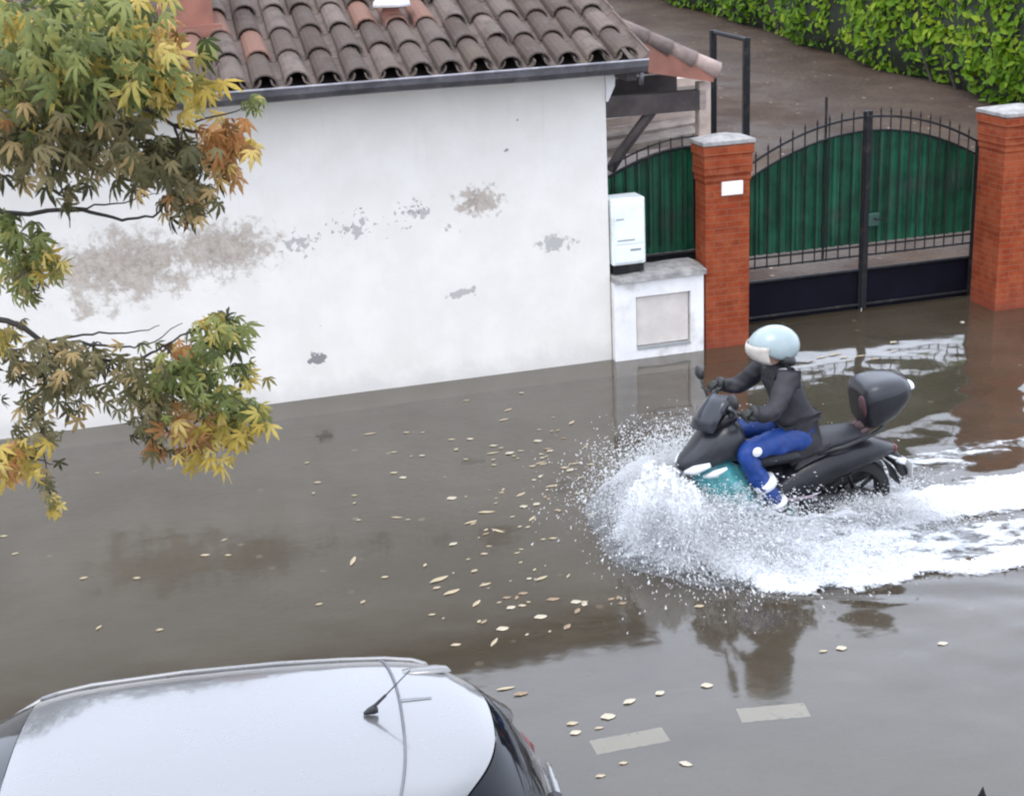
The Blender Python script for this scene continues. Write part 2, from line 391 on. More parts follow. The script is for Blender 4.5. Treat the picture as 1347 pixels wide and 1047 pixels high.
me_far = wb.build('water', M['water']); me_far['kind'] = 'structure'
# driveway rising behind the gate
tt = np.array([.55, .9, 1.2, 2, 3, 4, 6, 8, 10, 13, 16, 20, 25, 30, 38, 50, 70, 100]); ss = np.linspace(.35, 16, 40)
DT, DS = np.meshgrid(tt, ss, indexing='ij')
DZ = .06*(DT-1.2)+.03*(fbm(DS*.9, DT*.9, 3)-.5)*np.clip(DT-1, 0, 1)-.012-.16*np.clip((1.0-DT)/.4, 0, 1)
P = np.stack([O_[0]+E_[0]*DS+N_[0]*DT, O_[1]+E_[1]*DS+N_[1]*DT, DZ], -1)
surf_grid('driveway', P, M['drive'])
def dz(t): return .06*(t-1.2)
for (a, b, w) in (((780, 982), (876, 964), .15), ((972, 940), (1062, 932), .15)):
    A = at(*a, -.16); B = at(*b, -.16); u = (B-A)/np.linalg.norm(B-A); v = np.array([-u[1], u[0], 0])*w/2
    mb = MB(); n = 14
    rr = [A+(B-A)*i/n+v*(1+.05*random.uniform(-1, 1)) for i in range(n+1)]+[B-(B-A)*i/n-v*(1+.05*random.uniform(-1, 1)) for i in range(n+1)]
    mb.add([(q[0], q[1], -.164) for q in rr], [tuple(range(len(rr)))]); o = mb.build('road_marking', M['paint']); o['kind'] = 'structure'

# ------------------------------------------------------------------ white house
HL, HD, EZ = -8.0, 5.2, 3.0
SLOPE = math.tan(R(18)); RT = HD/2
house = thing('white_house', 'low white rendered house with flaking paint and a brown tiled roof beside the flooded street', 'house', base=(0, 0, 0))
mb = MB(); pk = EZ+RT*SLOPE
mb.add([(HL,0,-.3),(0,0,-.3),(0,HD,-.3),(HL,HD,-.3),(HL,0,EZ),(0,0,EZ),(0,HD,EZ),(HL,HD,EZ),(HL,RT,pk),(0,RT,pk)],
       [(0,1,5,4),(1,2,6,9,5),(2,3,7,6),(3,0,4,8,7),(4,5,9,8),(6,7,8,9)])
mb.build('wall', M['wall'], house)
def roofz(t): return EZ+.07+t*SLOPE if t < RT else EZ+.07+(2*RT-t)*SLOPE
# tiles
mb = MB(); PW = .272; NEX = .53; s1 = .20; ncol = int((s1-HL+.3)/PW)
rc = 1/math.cos(R(18)); T0 = -.42
def arc_tile(sc, t0, t1, r0, r1, up, tint, lift0, lift1, m=7, th=.016):
    """half round tile from t0 (low end) to t1; up=+1 cover, -1 channel"""
    rings = []
    for (t, r, lf) in ((t0, r0, lift0), (t1, r1, lift1)):
        for rad in (r, r-th):
            ring = []
            for k in range(m+1):
                a = math.pi*k/m; q = rad*math.cos(a); h = rad*.82*math.sin(a)*up
                ring.append((sc+q, t, roofz(t)+lf+h))
            rings.append(ring)
    n = m+1; vs = [p for r in rings for p in r]; fs = []
    for k in range(m):
        fs += [(k, k+1, 2*n+k+1, 2*n+k), (n+k+1, n+k, 3*n+k, 3*n+k+1), (n+k, n+k+1, k+1, k)]
    fs += [(0, 2*n, 3*n, n), (m, n+m, 3*n+m, 2*n+m)]
    mb.add(vs, fs, tint)
for side in (0, 1):
    for c in range(ncol):
        sc = s1-.13-c*PW
        nrow = int((RT-T0)/(NEX/rc))+1
        for r in range(nrow):
            t0 = T0+r*NEX/rc+random.uniform(-.015, .015); t1 = t0+NEX/rc+.07
            if t1 > RT+.05: t1 = RT+.05
            tn = random.uniform(0, 1)**1.2
            jx = random.uniform(-.012, .012)
            dv = abs(sc+1.845)+abs(t0-.61); dch = (abs(sc+3.55)*.7+abs(t0-.25)*.8)
            if (dv < .42) or (dch < .42 and random.random() < .8): tn = 1.7
            if side == 0:
                arc_tile(sc+jx, t0, t1, .116, .098, 1, tn, .066+random.uniform(-.006, .010), .04)
                arc_tile(sc+PW/2+jx*.5, t0-.0, t1, .095, .085, -1, random.uniform(.7, 1.3), .106, .090)
            else:
                a0, a1 = 2*RT-t0, 2*RT-t1
                if r % 2 == 0: arc_tile(sc, a0, 2*RT-min(t1+NEX, RT+.02), .098, .085, 1, tn, .05, .03)
mb.build('roof', M['tile'], house)
mb = MB()   # roof deck, rafters' soffit and ridge
for (ta, tb) in ((-.40, RT), (RT, HD+.4)):
    q = [(HL-.2, ta), (s1-.06, ta), (s1-.06, tb), (HL-.2, tb)]
    mb.add([(a, b, roofz(b)-.005) for a, b in q]+[(a, b, roofz(b)-.055) for a, b in q], [(0,1,2,3),(7,6,5,4),(0,4,5,1),(1,5,6,2),(2,6,7,3),(3,7,4,0)])
mb.build('roof_deck', M['timber'], house)
mb = MB()
for k in range(int((s1-HL)/.4)):
    x = s1-k*.4; mb.tube([(x, RT, roofz(RT)+.05), (x-.44, RT, roofz(RT)+.04)], [.12, .10], 10, random.uniform(.2, .9))
mb.build('ridge_tiles', M['tile'], house)
mb = MB(); prof = [(-.065, .06), (-.06, 0), (-.035, -.045), (0, -.058), (.035, -.045), (.06, 0), (.062, .045)]   # half round gutter
gt, gz0 = -.45, EZ-.085
rings = []
for x in np.linspace(HL-.2, .25, 16):
    sag = .006*math.sin(x*2.1); rings.append([(x, gt+a, gz0+b+sag) for a, b in prof]+[(x, gt+a*.9, gz0+b*.9+.008+sag) for a, b in reversed(prof)])
mb.loft(rings); mb.tube([(HL-.2, gt-.066, gz0+.06), (.25, gt-.066, gz0+.06)], .011, 8, 2.6)
mb.build('gutter', M['zinc'], house, smooth=False)
mb = MB(); mb.box((HL-.2, -.385, EZ-.13), (.17, -.36, EZ-.04)); mb.box((.09, -.36, EZ-.22), (.19, HD, EZ-.06)); mb.build('fascia_board', M['timber'], house)
mb = MB(); mb.loft([[(.003, -.02, 2.88), (.003, .12, 2.88), (.10, .12, 2.88), (.10, -.02, 2.88)], [(.003, -.02, 2.70), (.003, .12, 2.70), (.09, .12, 2.70), (.09, -.02, 2.70)], [(.003, -.02, 2.56), (.003, .10, 2.56), (.02, .10, 2.56), (.02, -.02, 2.56)]]); mb.build('corbel', M['white'], house)
mb = MB(); mb.tube([(.20, gt, gz0-.03), (.20, gt, gz0-.17)], .022, 10); mb.build('downpipe', M['zinc'], house, smooth=True)
# chimney and roof vent
ch = MB(); ch.box((-3.98, .72, 3.0), (-3.50, 1.20, 4.35)); ch.box((-4.02, .68, 4.35), (-3.46, 1.24, 4.45)); cho = ch.build('chimney', M['terracotta'], house, bevel=.012)
q = MB(); q.box((-4.03, .64, roofz(.7)+.05), (-3.44, .73, roofz(.7)+.16)); q.build('flashing', M['terracotta'], house)
vp = wl(516, 36, 0); 
vs_, vt_ = -1.845, .74; vz = roofz(vt_)
v = MB(); v.lathe([(.11, -.06), (.10, .12), (.075, .16), (.07, .17), (.085, .19)], (vs_, vt_, vz), 'z', 18); vo = v.build('roof_vent', M['terracotta'], house, smooth=True)
v = MB(); v.lathe([(0.001, .33), (.09, .31), (.17, .24), (.18, .20), (.165, .195), (.001, .19)], (vs_, vt_, vz), 'z', 24); c = v.build('cap', M['white'], house, smooth=True); 
def reparent(c, p): 
    c.parent = p
reparent(c, vo)

# ------------------------------------------------------------------ canopy over the side entrance
can = thing('gate_canopy', 'small tiled lean-to canopy with terracotta fascia on dark timber brackets behind the left brick pillar', 'canopy', base=(.5, .6, 0))
p0 = wl(812, 26, .6); p1 = wl(940, 84, .6); f0 = wl(852, 96, .6); f1 = wl(937, 108, .6)
mb = MB(); n = 4
for k in range(n):
    a = p0+(p1-p0)*k/n; b = p0+(p1-p0)*(k+1.12)/n
    for j, tj in enumerate((0.0, .22, .44, .66, .88, 1.1, 1.32)):
        mb.tube([(a[0], .62+tj, a[2]-.045), (b[0], .62+tj, b[2]-.06)], [.07, .095], 10, random.uniform(.5, 1.) if k < 3 else 1.3)
mb.build('roof', mat('pale_clay_tile', (.27, .20, .175), .8, var=.3, scale=7, bump=.3, dirt=(.3, .22, .19), dscale=5), can, smooth=True)
mb = MB(); g0 = p0+(p1-p0)*.2
mb.add([(g0[0], .57, g0[2]-.10), (p1[0]-.005, .57, p1[2]-.10), (f1[0], .57, f1[2]), (f0[0], .57, f0[2]), (g0[0], .63, g0[2]-.10), (p1[0]-.005, .63, p1[2]-.10), (f1[0], .63, f1[2]), (f0[0], .63, f0[2])],
       [(3,2,1,0),(4,5,6,7),(0,1,5,4),(1,2,6,5),(2,3,7,6),(3,0,4,7)]); mb.build('fascia', M['terracotta'], can)
mb = MB(); b0 = wl(800, 136, .75); b1 = wl(912, 132, .75); mb.box((.01, .70, b1[2]-.10), (b1[0]+.12, .82, b1[2]+.10)); mb.box((.01, 1.5, b1[2]-.05), (b1[0]+.12, 1.6, b1[2]+.18)); 
mb.box((.42, .64, f0[2]-.02), (1.28, 1.6, f0[2]+.03)); mb.build('beam', M['timber'], can)  # besides the front beam, dark boxes fill the shaded space under the canopy
mb = MB(); c0 = wl(808, 212, .75); c1 = wl(862, 148, .75); mb.tube([(c0[0]-.05, .76, c0[2]-.1), (c0[0]+.08, .76, c0[2]+.08), (c1[0], .76, c1[2]+.05)], .055, 6); mb.build('brace', M['timber'], can)
mb = MB(); q = wl(925, 140, .75); mb.box((q[0]-.065, .70, -.1), (q[0]+.065, .82, f1[2]-.01), bev=.008); mb.build('post', M['postpaint'], can)
# pale timber boards stacked behind the side gate
for i, (py, tq, tilt, lab) in enumerate(((115, 2.2, .02, 'pale board wedged highest under the dark canopy beam'), (160, 1.9, .05, 'light grey board just below the dark canopy beam'), (184, 1.6, .10, 'brown weathered board sloping above the green side gate'), (200, 1.3, .12, 'lowest tan board resting over the green side gate'))):
    a = wl(806, py+2, tq); b = wl(912, py-5, tq)
    o = thing('wooden_board', lab, 'board', base=(a[0], tq, a[2]), group='boards stored under the canopy')
    mb = MB(); h = .045
    mb.add([(a[0]-.1, tq, a[2]-h), (b[0]+.1, tq, b[2]-h+tilt), (b[0]+.1, tq+.28, b[2]-h+.05+tilt), (a[0]-.1, tq+.28, a[2]-h+.05), (a[0]-.1, tq-.0, a[2]+h), (b[0]+.1, tq, b[2]+h+tilt), (b[0]+.1, tq+.28, b[2]+h+.03+tilt), (a[0]-.1, tq+.28, a[2]+h+.03)],
           [(0,3,2,1),(4,5,6,7),(0,1,5,4),(1,2,6,5),(2,3,7,6),(3,0,4,7)]); mb.build('plank', M['tan'] if i > 1 else M['postpaint'], o)

# ------------------------------------------------------------------ low wall, letterbox, pillars, gates
lw = thing('low_wall', 'low white rendered wall with grey coping and beige hatch between house corner and brick pillar', 'wall', base=(.47, .1, 0))
mb = MB(); x0, x1, ty = .012, .955, -.085
mb.box((x0, ty, -.3), (x1, .32, .115)); mb.box((x0, ty, .115), (.235, .32, .80)); mb.box((.815, ty, .115), (x1, .32, .80)); mb.box((.235, ty, .64), (.815, .32, .80)); mb.box((.235, ty+.10, .115), (.815, .32, .64)); mb.build('wall', M['white'], lw)
mb = MB(); mb.box((.245, ty+.03, .125), (.805, ty+.09, .63), bev=.008); hp = mb.build('hatch_panel', M['beige'], lw)
mb = MB(); mb.box((.24, ty-.012, .095), (.81, ty+.03, .117)); mb.build('sill', M['greyline'], lw)
mb = MB(); n = 14; rings = []
for i in range(n+1):
    x = x0+(x1+.02-x0)*i/n; j = lambda: random.uniform(-.008, .008)
    rings.append([(x, ty-.035+j(), .80), (x, .36, .80), (x, .36, .86+j()), (x, .12, .885+j()), (x, ty-.03+j(), .855+j())])
mb.loft(rings); mb.build('coping', M['concrete'], lw, bevel=.004)
bx = thing('letterbox', 'white metal letterbox standing on the low wall against the house corner', 'letterbox', base=(.19, .05, .9))
mb = MB(); mb.box((.018, -.04, .965), (.365, .22, 1.625), bev=.014); mb.build('box', M['box'], bx)
mb = MB(); mb.box((.045, -.052, 1.175), (.34, -.039, 1.575), bev=.004); mb.build('upper_door', M['box'], bx)
mb = MB(); mb.box((.045, -.052, .995), (.34, -.039, 1.155), bev=.004); mb.build('flap', M['box'], bx)
for bb in (((.07, -.056, 1.21), (.25, -.053, 1.222)), ((.20, -.056, 1.105), (.31, -.053, 1.125)), ((.06, -.056, 1.42), (.14, -.053, 1.432))):
    mb = MB(); mb.box(*bb); mb.build('slot', M['greyline'], bx)
mb = MB(); mb.box((.03, -.02, .886), (.35, .2, .964)); mb.build('shadow_bracket', M['iron'], bx)  # black support shelf, also stands in for the shadow line under the letterbox

def pillar(s0, s1, t0, t1, label):
    o = thing('brick_pillar', label, 'pillar', base=((s0+s1)/2, (t0+t1)/2, 0), group='brick gate pillars')
    mb = MB(); mb.uvbox = True
    mb.box((s0, t0, -.3), (s1, t1, 1.70))
    for (za, zb, e) in ((1.70, 1.765, .010), (1.765, 1.83, .02), (1.83, 1.96, .02), (1.96, 2.06, .032)):
        mb.box((s0-e, t0-e, za), (s1+e, t1+e, zb-.002))
    mb.build('shaft', M['brick'], o, bevel=.006)
    mb = MB(); e = .042; h = .03
    mb.loft([[(s0-e, t0-e, 2.06), (s1+e, t0-e, 2.06), (s1+e, t1+e, 2.06), (s0-e, t1+e, 2.06)], [(s0-e, t0-e, 2.10), (s1+e, t0-e, 2.10), (s1+e, t1+e, 2.10), (s0-e, t1+e, 2.10)],
             [(s0+.19, (t0+t1)/2-.04, 2.15), (s1-.19, (t0+t1)/2-.04, 2.15), (s1-.19, (t0+t1)/2+.04, 2.15), (s0+.19, (t0+t1)/2+.04, 2.15)]]); mb.build('cap', M['concrete'], o, bevel=.006)
    return o
pl = pillar(.985, 1.455, -.07, .20, 'brick gate pillar with a small white number plaque beside the low white wall')
a = wl(949, 258, -.075); b = wl(977, 237, -.075)
mb = MB(); mb.box((a[0], -.088, a[2]), (b[0], -.071, b[2]), bev=.004); mb.build('number_plaque', M['plaque'], pl)
pillar(4.31, 4.80, -.06, .42, 'orange brick gate pillar right of the double gate, without any plaque')

def sheet_panel(mb, s0, s1, zb, top, t, rib=.105, d=.016):
    """ribbed metal sheet with a curved top, 2 cm of rib depth"""
    xs = []; x = s0; k = 0
    pts = []
    while x < s1-1e-6:
        for (f, dd) in ((0, 0), (.12, d), (.5, d), (.62, 0)):
            xx = x+f*rib
            if xx <= s1: pts.append((xx, dd))
        x += rib
    pts.append((s1, 0)); n = len(pts); vs = []
    for th in (0, .004):
        for (x, dd) in pts: vs += [(x, t-dd+th, zb), (x, t-dd+th, top(x))]
    fs = []; tn = []
    for i in range(n-1):
        fs += [(2*i, 2*i+2, 2*i+3, 2*i+1), (2*n+2*i+1, 2*n+2*i+3, 2*n+2*i+2, 2*n+2*i), (2*i+1, 2*i+3, 2*n+2*i+3, 2*n+2*i+1)]
    b = len(mb.v); mb.add(vs, fs); 
    for i in range(n-1):
        v = random.uniform(.75, 1.3)
        for q in range(3): mb.t[len(mb.t)-len(fs)+3*i+q] = v
sg = thing('side_gate', 'narrow green sheet metal gate with rising curved top between white house and brick pillar', 'gate', base=(.5, .5, 0))
GT = .46
def stop(x): return 1.70+.27*math.sin(min(1, max(0, (x-.05)/.95))*math.pi/2)
mb = MB(); sheet_panel(mb, .06, 1.10, .92, stop, GT, .125); mb.build('green_sheet', M['green'], sg)
mb = MB(); arc = [(.04+1.07*i/14, GT-.03, stop(.04+1.07*i/14)+.012) for i in range(15)]; mb.tube(arc, .016, 6)
mb.tube([(.05, GT-.02, -.1), (.05, GT-.02, 1.72)], .022, 6); mb.tube([(1.105, GT-.02, -.1), (1.105, GT-.02, 1.98)], .022, 6); mb.tube([(.05, GT-.02, .90), (1.10, GT-.02, .90)], .02, 6)
arc = [(.04+1.07*i/14, GT-.03, stop(.04+1.07*i/14)+.11) for i in range(15)]; mb.tube(arc, .010, 6)
for i in range(9): x = .1+i*.12; mb.tube([(x, GT-.03, 1.0), (x, GT-.03, stop(x)+.13)], .008, 5)
mb.box((.06, GT-.02, .0), (1.10, GT+.01, .88)); mb.build('frame', M['iron'], sg)

dg = thing('driveway_gate', 'arched double driveway gate with green ribbed sheets and black bars between the brick pillars', 'gate', base=(3.1, .62, 0))
T = .62; GC = 3.10; GL, GR = 1.55, 4.42
def arch(x): return 2.085-.215*(x-GC)**2
for (a, b, sgn) in ((GL, GC-.03, 1), (GC+.03, GR, -1)):
    mb = MB(); sts = [a+(b-a)*i/18 for i in range(19)]
    mb.tube([(x, T, arch(x)) for x in sts], .014, 6); mb.tube([(x, T, arch(x)-.145) for x in sts], .013, 6)
    for z in (.70, .60): mb.tube([(a, T, z), (b, T, z)], .012, 6)
    for x in (a, b): mb.tube([(x, T, .0), (x, T, arch(x)+(.06 if abs(x-GC) < .1 else .02))], .024, 8)
    mb.tube([(a, T, .44), (b, T, .44)], .018, 6); mb.tube([(a, T, .05), (b, T, .05)], .018, 6)
    nb = 11
    for i in range(1, nb):
        x = a+(b-a)*i/nb; z = arch(x); mb.tube([(x, T-.005, .585), (x, T-.005, z+.03)], .0085, 5)
        mb.tube([(x, T-.005, z+.03), (x, T-.005, z+.055), (x, T-.005, z+.10)], [.007, .011, .001], 6)
    if sgn == 1:
        x = wl(1088, 150, T)[0]; mb.tube([(x, T+.02, .6), (x, T+.02, wl(1088, 128, T)[2])], .014, 6)
    lf = mb.build('gate_leaf', M['iron'], dg)
    mb = MB(); sheet_panel(mb, a+.012, b-.008, .725, lambda x: arch(x)-.155, T+.035); q = mb.build('green_sheet', M['green'], dg); reparent(q, lf)
    mb = MB(); mb.box((a+.0, T+.016, -.03), (b-.0, T+.028, .43)); q = mb.build('kick_panel', M['kick'], dg); reparent(q, lf)
mb = MB(); mb.box((GC-.035, T-.045, .02), (GC+.035, T-.022, 2.10), bev=.006); mb.build('meeting_post', M['iron'], dg)
mb = MB(); mb.box((GC+.02, T-.055, .92), (GC+.15, T-.02, 1.06), bev=.006); lk = mb.build('lock_box', mat('dark_green_lock', (.02, .06, .045), .4), dg)
mb = MB(); mb.tube([(GC+.09, T-.055, 1.0), (GC+.09, T-.10, 1.0), (GC+.19, T-.10, 1.0)], .008, 6); q = mb.build('handle', M['iron'], dg); reparent(q, lk)
for o in dg.children_recursive:
    if o.parent is not dg: pass
# black frame standing inside the yard
fr = thing('metal_frame', 'tall black steel frame of two posts and bar behind the left brick pillar', 'frame', base=(1.95, 1.9, 0))
A = wl(938, 40, 2.4); B = wl(982, 50, 1.5)
mb = MB(); mb.box((A[0]-.035, 2.37, -.1), (A[0]+.035, 2.43, A[2]), bev=.005); mb.build('post', M['iron'], fr)
mb = MB(); mb.box((B[0]-.035, 1.47, -.1), (B[0]+.035, 1.53, B[2]), bev=.005); mb.build('post', M['iron'], fr)
mb = MB(); mb.tube([(A[0], 2.4, A[2]-.02), (B[0], 1.5, B[2]-.02)], .026, 8); mb.build('crossbar', M['iron'], fr)
# dark pointed railing post on the near pavement
q = at(1293, 1034, 1.0)
rp = thing('railing_post', 'dark pointed railing tip just showing at the bottom edge near the right corner', 'railing', loc=(q[0], q[1], -.17))
mb = MB(); mb.lathe([(.022, 0), (.022, 1.02), (.034, 1.03), (.034, 1.06), (.012, 1.09), (.02, 1.115), (.0005, 1.17)], (0, 0, 0), 'z', 12); mb.build('post', M['iron'], rp, smooth=True)

# ------------------------------------------------------------------ vegetation
LENS = np.array([[0, 0, 0], [-.17, .35, .05], [0, .33, -.02], [.17, .35, .05], [-.15, .68, .02], [0, .68, -.05], [.15, .68, .02], [0, 1.0, -.12]])
LENSF = np.array([[0, 2, 1], [0, 3, 2], [1, 2, 5], [1, 5, 4], [2, 3, 6], [2, 6, 5], [4, 5, 7], [5, 6, 7]])
hd = thing('hedge', 'tall clipped laurel hedge with glossy green leaves along the far side of the driveway', 'hedge', base=(11, 12, 0))
t0, t1, hs = 5.5, 48., 10.62
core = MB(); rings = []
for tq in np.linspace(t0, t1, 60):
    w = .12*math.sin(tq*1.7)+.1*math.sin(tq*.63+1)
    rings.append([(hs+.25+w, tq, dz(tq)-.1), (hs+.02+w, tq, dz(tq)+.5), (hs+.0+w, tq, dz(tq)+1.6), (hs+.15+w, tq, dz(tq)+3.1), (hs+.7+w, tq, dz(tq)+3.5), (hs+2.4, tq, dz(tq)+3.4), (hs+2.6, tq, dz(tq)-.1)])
core.loft(rings); co = core.build('dark_core', mat('hedge_interior', (.016, .022, .009), .9, var=.5, scale=3), hd, smooth=True)  # closed filler hull; the shaded gaps between leaves are its dark colour
N = 30000; tq = t0+(t1-t0)*RNG.random(N)**1.7; zq = RNG.random(N)**.9*3.45
top = RNG.random(N) < .16
w = .12*np.sin(tq*1.7)+.1*np.sin(tq*.63+1)
sx = hs+w-.10+.28*fbm(tq*2.2, zq*2.2, 3)+RNG.normal(0, .06, N); sx = np.where(zq > 2.6, sx+(zq-2.6)*.4, sx); sx = np.where(zq < .35, sx+.15, sx)
sx = np.where(top, hs+.3+RNG.random(N)*1.8, sx); zq = np.where(top, 3.45+RNG.normal(0, .1, N), zq)
pos = np.stack([sx, tq, zq+.06*(tq-1.2)+.04], -1)-np.array([11, 12, 0])
za = np.stack([-1+RNG.normal(0, .45, N), -.45+RNG.normal(0, .5, N), .65+RNG.normal(0, .45, N)], -1); za[top] = np.stack([RNG.normal(0, .4, N), RNG.normal(0, .4, N), np.ones(N)], -1)[top]
rt = rot_from(za, RNG.normal(math.pi, 1.3, N))
tn = np.clip(.5*RNG.random(N)+.55*fbm(tq*.8, zq*.9, 3)+.0, 0, 1)
V, Fq, Tn = scatter(LENS-np.array([0, .4, 0]), LENSF, pos, rt, np.stack([np.full(N, .25)*RNG.uniform(.75, 1.35, N), RNG.uniform(.15, .26, N), np.full(N, .2)], -1), tn)
npmesh('foliage', V, Fq, HEDGE, Tn, parent=hd)
for k in range(30):
    mb = MB(); tq_ = t0+k*.85; mb.tube([(hs+.3, tq_, dz(tq_)-.1), (hs+.15+random.uniform(-.1, .1), tq_+.1, dz(tq_)+.6)], [.035, .02], 6); mb.build('stem', BARK, hd)

def blob_tree(name, label, cat, base, crown, n, size, m, trunk_r, group=None):
    """crown: list of (ds, dt, z, radius)"""
    o = thing(name, label, cat, base=base, group=group)
    zt = max(c[2] for c in crown); mb = MB()
    mb.tube([(base[0], base[1], base[2]-.2), (base[0]+.05, base[1], zt*.35), (base[0]-.05, base[1]+.05, zt*.7), (base[0], base[1], zt)], [trunk_r, trunk_r*.8, trunk_r*.55, .03], 10)
    for c in crown: mb.tube([(base[0], base[1], c[2]*.55), (base[0]+c[0]*.5, base[1]+c[1]*.5, c[2]*.8), (base[0]+c[0], base[1]+c[1], c[2])], [trunk_r*.4, trunk_r*.25, .02], 6)
    mb.build('trunk', BARK, o, smooth=True)
    tot = sum(c[3]**2 for c in crown); P = []; Z = []
    for c in crown:
        k = int(n*c[3]**2/tot); d = RNG.normal(size=(k, 3)); d /= np.linalg.norm(d, axis=1, keepdims=True)
        rad = c[3]*(RNG.random(k)**.35)*(.75+.5*fbm(d[:, 0]*2+c[0]+9, d[:, 2]*2+d[:, 1]+5, 3)); P.append(d*rad[:, None]*np.array([1, 1, .85])+np.array([c[0], c[1], c[2]-base[2]])); Z.append(d+RNG.normal(0, .6, (k, 3)))
    P = np.concatenate(P); Z = np.concatenate(Z); k = len(P)
    V, Fq, Tn = scatter(LENS-np.array([0, .4, 0]), LENSF, P, rot_from(Z, RNG.random(k)*6.28), RNG.uniform(.7, 1.3, k)*size, RNG.random(k))
    npmesh('crown', V, Fq, m, Tn, parent=o); return o
# trees behind the house: seen in the flood water's reflection
blob_tree('broadleaf_tree', 'tall dark broadleaf tree behind the white house, seen mirrored in the flood water', 'tree', (-4.6, 8.5, .3), [(-2.2, 0, 4.4, 2.3), (0, .3, 6.0, 2.3), (1.8, -.3, 4.8, 1.9), (3.4, .2, 3.6, 1.6), (-3.5, .5, 6.6, 2.0)], 7000, .34, SHADE, .22)
blob_tree('dark_shrub', 'dark green shrub behind the right end of the tiled roof', 'shrub', (3.4, 20.5, 1.1), [(0, 0, 1.5, .9), (.9, .6, 1.5, .8), (-1.2, 0, 1.7, 1.0), (-2.6, .3, 1.8, 1.1)], 1800, .2, SHADE, .06)

# ------------------------------------------------------------------ foreground maple
tree = thing('maple_tree', 'maple tree with drooping green, yellow and orange lobed leaves reaching in from the left foreground', 'tree', loc=(-2.75, 2.9, -.17))
TB = np.array([-2.75, 2.9, -.17])
TY = 4.3
def tp(px, py, dy=0.): return atY(px, py, TY+dy)-TB
# leaf: five narrow drooping lobes
lv = []; lf = []
for (ang, L, W) in ((0, 1., .135), (42, .86, .12), (-42, .86, .12), (88, .55, .10), (-88, .55, .10)):
    b = len(lv); a = math.radians(ang); dx, dy = math.sin(a), math.cos(a); nx, ny = dy, -dx
    for (f, wv, zz) in ((0, .03, 0), (.35, W*.75, .02), (.62, W*.92, -.11), (1., .006, -.40)):
        lv += [[dx*L*f+nx*wv, dy*L*f+ny*wv, zz-.03], [dx*L*f, dy*L*f, zz], [dx*L*f-nx*wv, dy*L*f-ny*wv, zz-.03]]
    for k in range(3):
        q = b+3*k; lf += [[q, q+1, q+4, q+3], [q+1, q+2, q+5, q+4]]
lv = np.array(lv); lf = np.array(lf)
def cluster(name, m, spots, parent=tree, label=None):
    Ps = []; Zs = []; Sp = []; Ss = []; Ts = []
    for (px, py, rx, ry, n, size, hang, spread) in spots:
        n = int(n*2.0); size = size*.70; u = RNG.normal(size=(n, 2))*.52; u = np.clip(u, -1.1, 1.1); dyy = RNG.uniform(-spread, spread, n)
        for k in range(n):
            Ps.append(tp(px+u[k, 0]*rx, py+u[k, 1]*ry, dyy[k]))
        zz = np.stack([RNG.normal(0, .55, n), RNG.normal(-.75, .45, n), RNG.normal(.55, .4, n)], -1)
        # hanging leaves: the leaf tip (local +y) points down, blade faces sideways
        Zs.append(zz); Sp.append(RNG.normal(math.pi, .42 if hang else .9, n)); Ss.append(RNG.uniform(.75, 1.25, n)*size); Ts.append(np.clip(RNG.normal(.5, .28, n), 0, 1))
    Ps = np.array(Ps); Zs = np.concatenate(Zs); k = len(Ps)
    rot = rot_from(Zs, np.concatenate(Sp))
    V, Fq, Tn = scatter(lv, lf, Ps, rot, np.concatenate(Ss), np.concatenate(Ts))
    return npmesh(name, V, Fq, m, Tn, parent=parent)
cluster('green_foliage', LEAFG, [(95, 35, 115, 70, 95, .085, 0, .45), (40, 70, 90, 60, 50, .085, 0, .4), (150, 75, 110, 60, 60, .085, 0, .35), (60, 130, 110, 60, 55, .08, 1, .3), (150, 45, 40, 50, 24, .08, 0, .3), (345, 135, 22, 14, 5, .05, 0, .05),
    (15, 305, 35, 25, 18, .07, 0, .15), (30, 340, 35, 45, 26, .07, 1, .12), (290, 440, 38, 24, 24, .07, 0, .15), (270, 490, 60, 40, 40, .075, 0, .2), (320, 545, 38, 25, 18, .07, 0, .1), (235, 500, 50, 45, 30, .07, 1, .2)])
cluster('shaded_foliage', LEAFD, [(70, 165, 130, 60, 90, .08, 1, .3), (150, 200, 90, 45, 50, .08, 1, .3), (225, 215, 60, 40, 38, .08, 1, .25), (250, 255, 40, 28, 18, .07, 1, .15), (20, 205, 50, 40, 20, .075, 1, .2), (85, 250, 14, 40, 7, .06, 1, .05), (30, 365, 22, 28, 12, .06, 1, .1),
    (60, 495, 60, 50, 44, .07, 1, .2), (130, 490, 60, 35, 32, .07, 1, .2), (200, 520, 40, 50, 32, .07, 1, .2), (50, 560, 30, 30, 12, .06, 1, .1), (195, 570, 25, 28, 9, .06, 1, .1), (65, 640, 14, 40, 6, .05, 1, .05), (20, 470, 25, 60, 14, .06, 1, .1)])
cluster('yellow_foliage', LEAFY, [(180, 20, 34, 40, 18, .085, 0, .2), (215, 105, 42, 40, 26, .085, 0, .2), (255, 120, 35, 22, 9, .075, 0, .15), (20, 35, 40, 30, 16, .08, 0, .2), (8, 105, 25, 40, 10, .08, 0, .1), (160, 85, 60, 50, 10, .075, 0, .2), (110, 110, 120, 60, 12, .07, 1, .3), (335, 190, 14, 18, 4, .06, 0, .05),
    (65, 345, 26, 18, 10, .07, 0, .1), (5, 440, 16, 14, 5, .07, 0, .05), (285, 420, 24, 14, 6, .06, 0, .05), (310, 565, 42, 24, 16, .08, 0, .1), (270, 590, 40, 22, 12, .075, 0, .1), (20, 595, 40, 26, 14, .08, 0, .1), (70, 665, 14, 16, 4, .05, 1, .03), (330, 500, 20, 14, 3, .06, 0, .03)])
